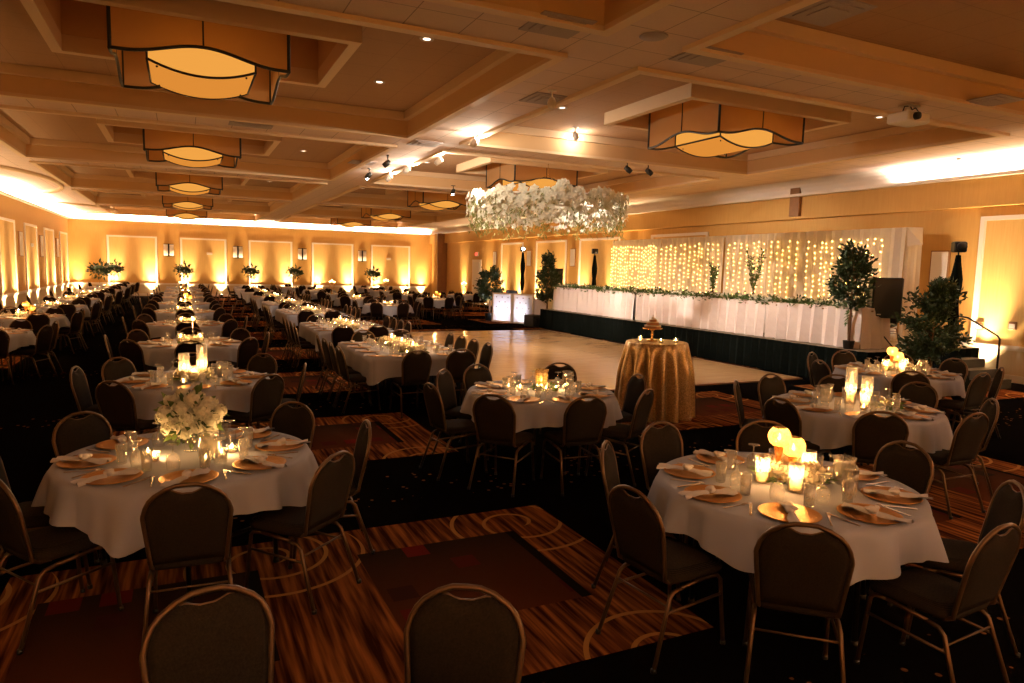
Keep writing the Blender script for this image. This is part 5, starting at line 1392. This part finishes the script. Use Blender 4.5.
# ---------------------------------------------------------------- hanging flower ring
rg = empty('flower_chandelier', (RING.x, RING.y, 0)); tag(rg, 'big hanging ring of white orchids and trailing greenery over the dance floor', 'hanging flowers')
RR = 1.82; rnd = random.Random(21)
mb = MB(); mb.tube([(RR * .93 * math.cos(2 * PI * k / 48), RR * .93 * math.sin(2 * PI * k / 48), 3.72) for k in range(48)], .03, 6, closed=True)
mb.tube([(RR * .93 * math.cos(2 * PI * k / 48), RR * .93 * math.sin(2 * PI * k / 48), 3.45) for k in range(48)], .02, 6, closed=True)
for k in range(24): a = 2 * PI * k / 24; mb.tube([(RR * .93 * math.cos(a), RR * .93 * math.sin(a), 3.45), (RR * .93 * math.cos(a), RR * .93 * math.sin(a), 3.72)], .01, 5)
mb.build('ring_frame', 'plasticw', rg)
for k in range(3):
    a = k * 2.094 + .5; mb = MB(); mb.tube([(RR * .93 * math.cos(a), RR * .93 * math.sin(a), 3.72), (0, 0, 4.3)], .006, 5); mb.build('cable', 'goldm', rg)
mb = MB(); mb.tube([(0, 0, 4.3), (0, 0, ZC if False else 5.05)], .008, 6); mb.build('drop_chain', 'goldm', rg)
f = MB(); g = MB()
for k in range(1250):
    a = rnd.uniform(0, 2 * PI); t = rnd.random() ** 1.25; rr = RR * rnd.uniform(.86, 1.06); z = 3.78 - .72 * t + rnd.uniform(-.03, .06)
    if t > .6 and rnd.random() < .45: continue
    s_ = rnd.uniform(.06, .12) * (1 - .35 * t); c = Vector((rr * math.cos(a), rr * math.sin(a), z)); out = Vector((math.cos(a), math.sin(a), rnd.uniform(-.2, .6))).normalized()
    u = out.cross(Vector((0, 0, 1))).normalized(); w = out.cross(u); r0 = rnd.uniform(0, 6)
    for q in range(5):
        b_ = r0 + q * 1.2566; d_ = (u * math.cos(b_) + w * math.sin(b_)); e_ = u * -math.sin(b_) + w * math.cos(b_)
        f.add([c, c + d_ * s_ * .6 + e_ * s_ * .42 + out * s_ * .2, c + d_ * s_ * 1.1 + out * s_ * .1, c + d_ * s_ * .6 - e_ * s_ * .42 + out * s_ * .2], [(0, 1, 2, 3)], False)
for k in range(4):
    a = rad(-150 + 20 * k)
blossoms(f, rnd, (-.5, -1.65, 3.86), .15, 90, .045)
for k in range(1900):
    a = rnd.uniform(0, 2 * PI); st_ = math.sin(a * 23) * .5 + .5; t = rnd.random(); z = 3.74 - t * (.65 + .25 * st_); rr = RR * rnd.uniform(.88, 1.03)
    g.leaf((rr * math.cos(a), rr * math.sin(a), z), (rnd.gauss(0, .6), rnd.gauss(0, .6), -1 if t > .4 else rnd.gauss(0, .7)), rnd.uniform(.07, .14), .03, rnd)
o = f.build('blossoms', 'petal', rg); o['kind'] = 'stuff'
o = g.build('trailing_greenery', 'leafring', rg); o['kind'] = 'stuff'
# ---------------------------------------------------------------- camera and render settings
cd = bpy.data.cameras.new('camera'); cam = bpy.data.objects.new('camera', cd); COL.objects.link(cam); S.camera = cam
cd.sensor_width = 36; cd.sensor_fit = 'HORIZONTAL'; cd.lens = 692 / 1024 * 36; cd.clip_start = .05; cd.clip_end = 200
def vec(px, py): return Vector((px - 512, -(py - 341.5), -692))
Yc = vec(182, 261).normalized(); e = Vector((1, -.025, 0)); Zc = e.cross(Yc).normalized(); Xc = Yc.cross(Zc)
Rm = Matrix((Xc, Yc, Zc))      # camera axes expressed in the world: world = Rm @ cam
cam.matrix_world = Matrix.Translation((0, 0, 2.05)) @ Rm.to_4x4()
w = bpy.data.worlds.new('world'); S.world = w; w.use_nodes = True; w.node_tree.nodes['Background'].inputs[0].default_value = (0, 0, 0, 1); w.node_tree.nodes['Background'].inputs[1].default_value = 0
S.view_settings.view_transform = 'Standard'; S.view_settings.look = 'None'; S.view_settings.gamma = 1; S.view_settings.use_curve_mapping = False; S.view_settings.exposure = EXPO
S.cycles.use_denoising = True; S.cycles.max_bounces = 7; S.cycles.diffuse_bounces = 4; S.cycles.transparent_max_bounces = 16; S.cycles.transmission_bounces = 4; S.cycles.glossy_bounces = 3
S.cycles.sample_clamp_indirect = 4; S.cycles.sample_clamp_direct = 0; S.cycles.caustics_reflective = False; S.cycles.caustics_refractive = False; S.cycles.use_light_tree = True
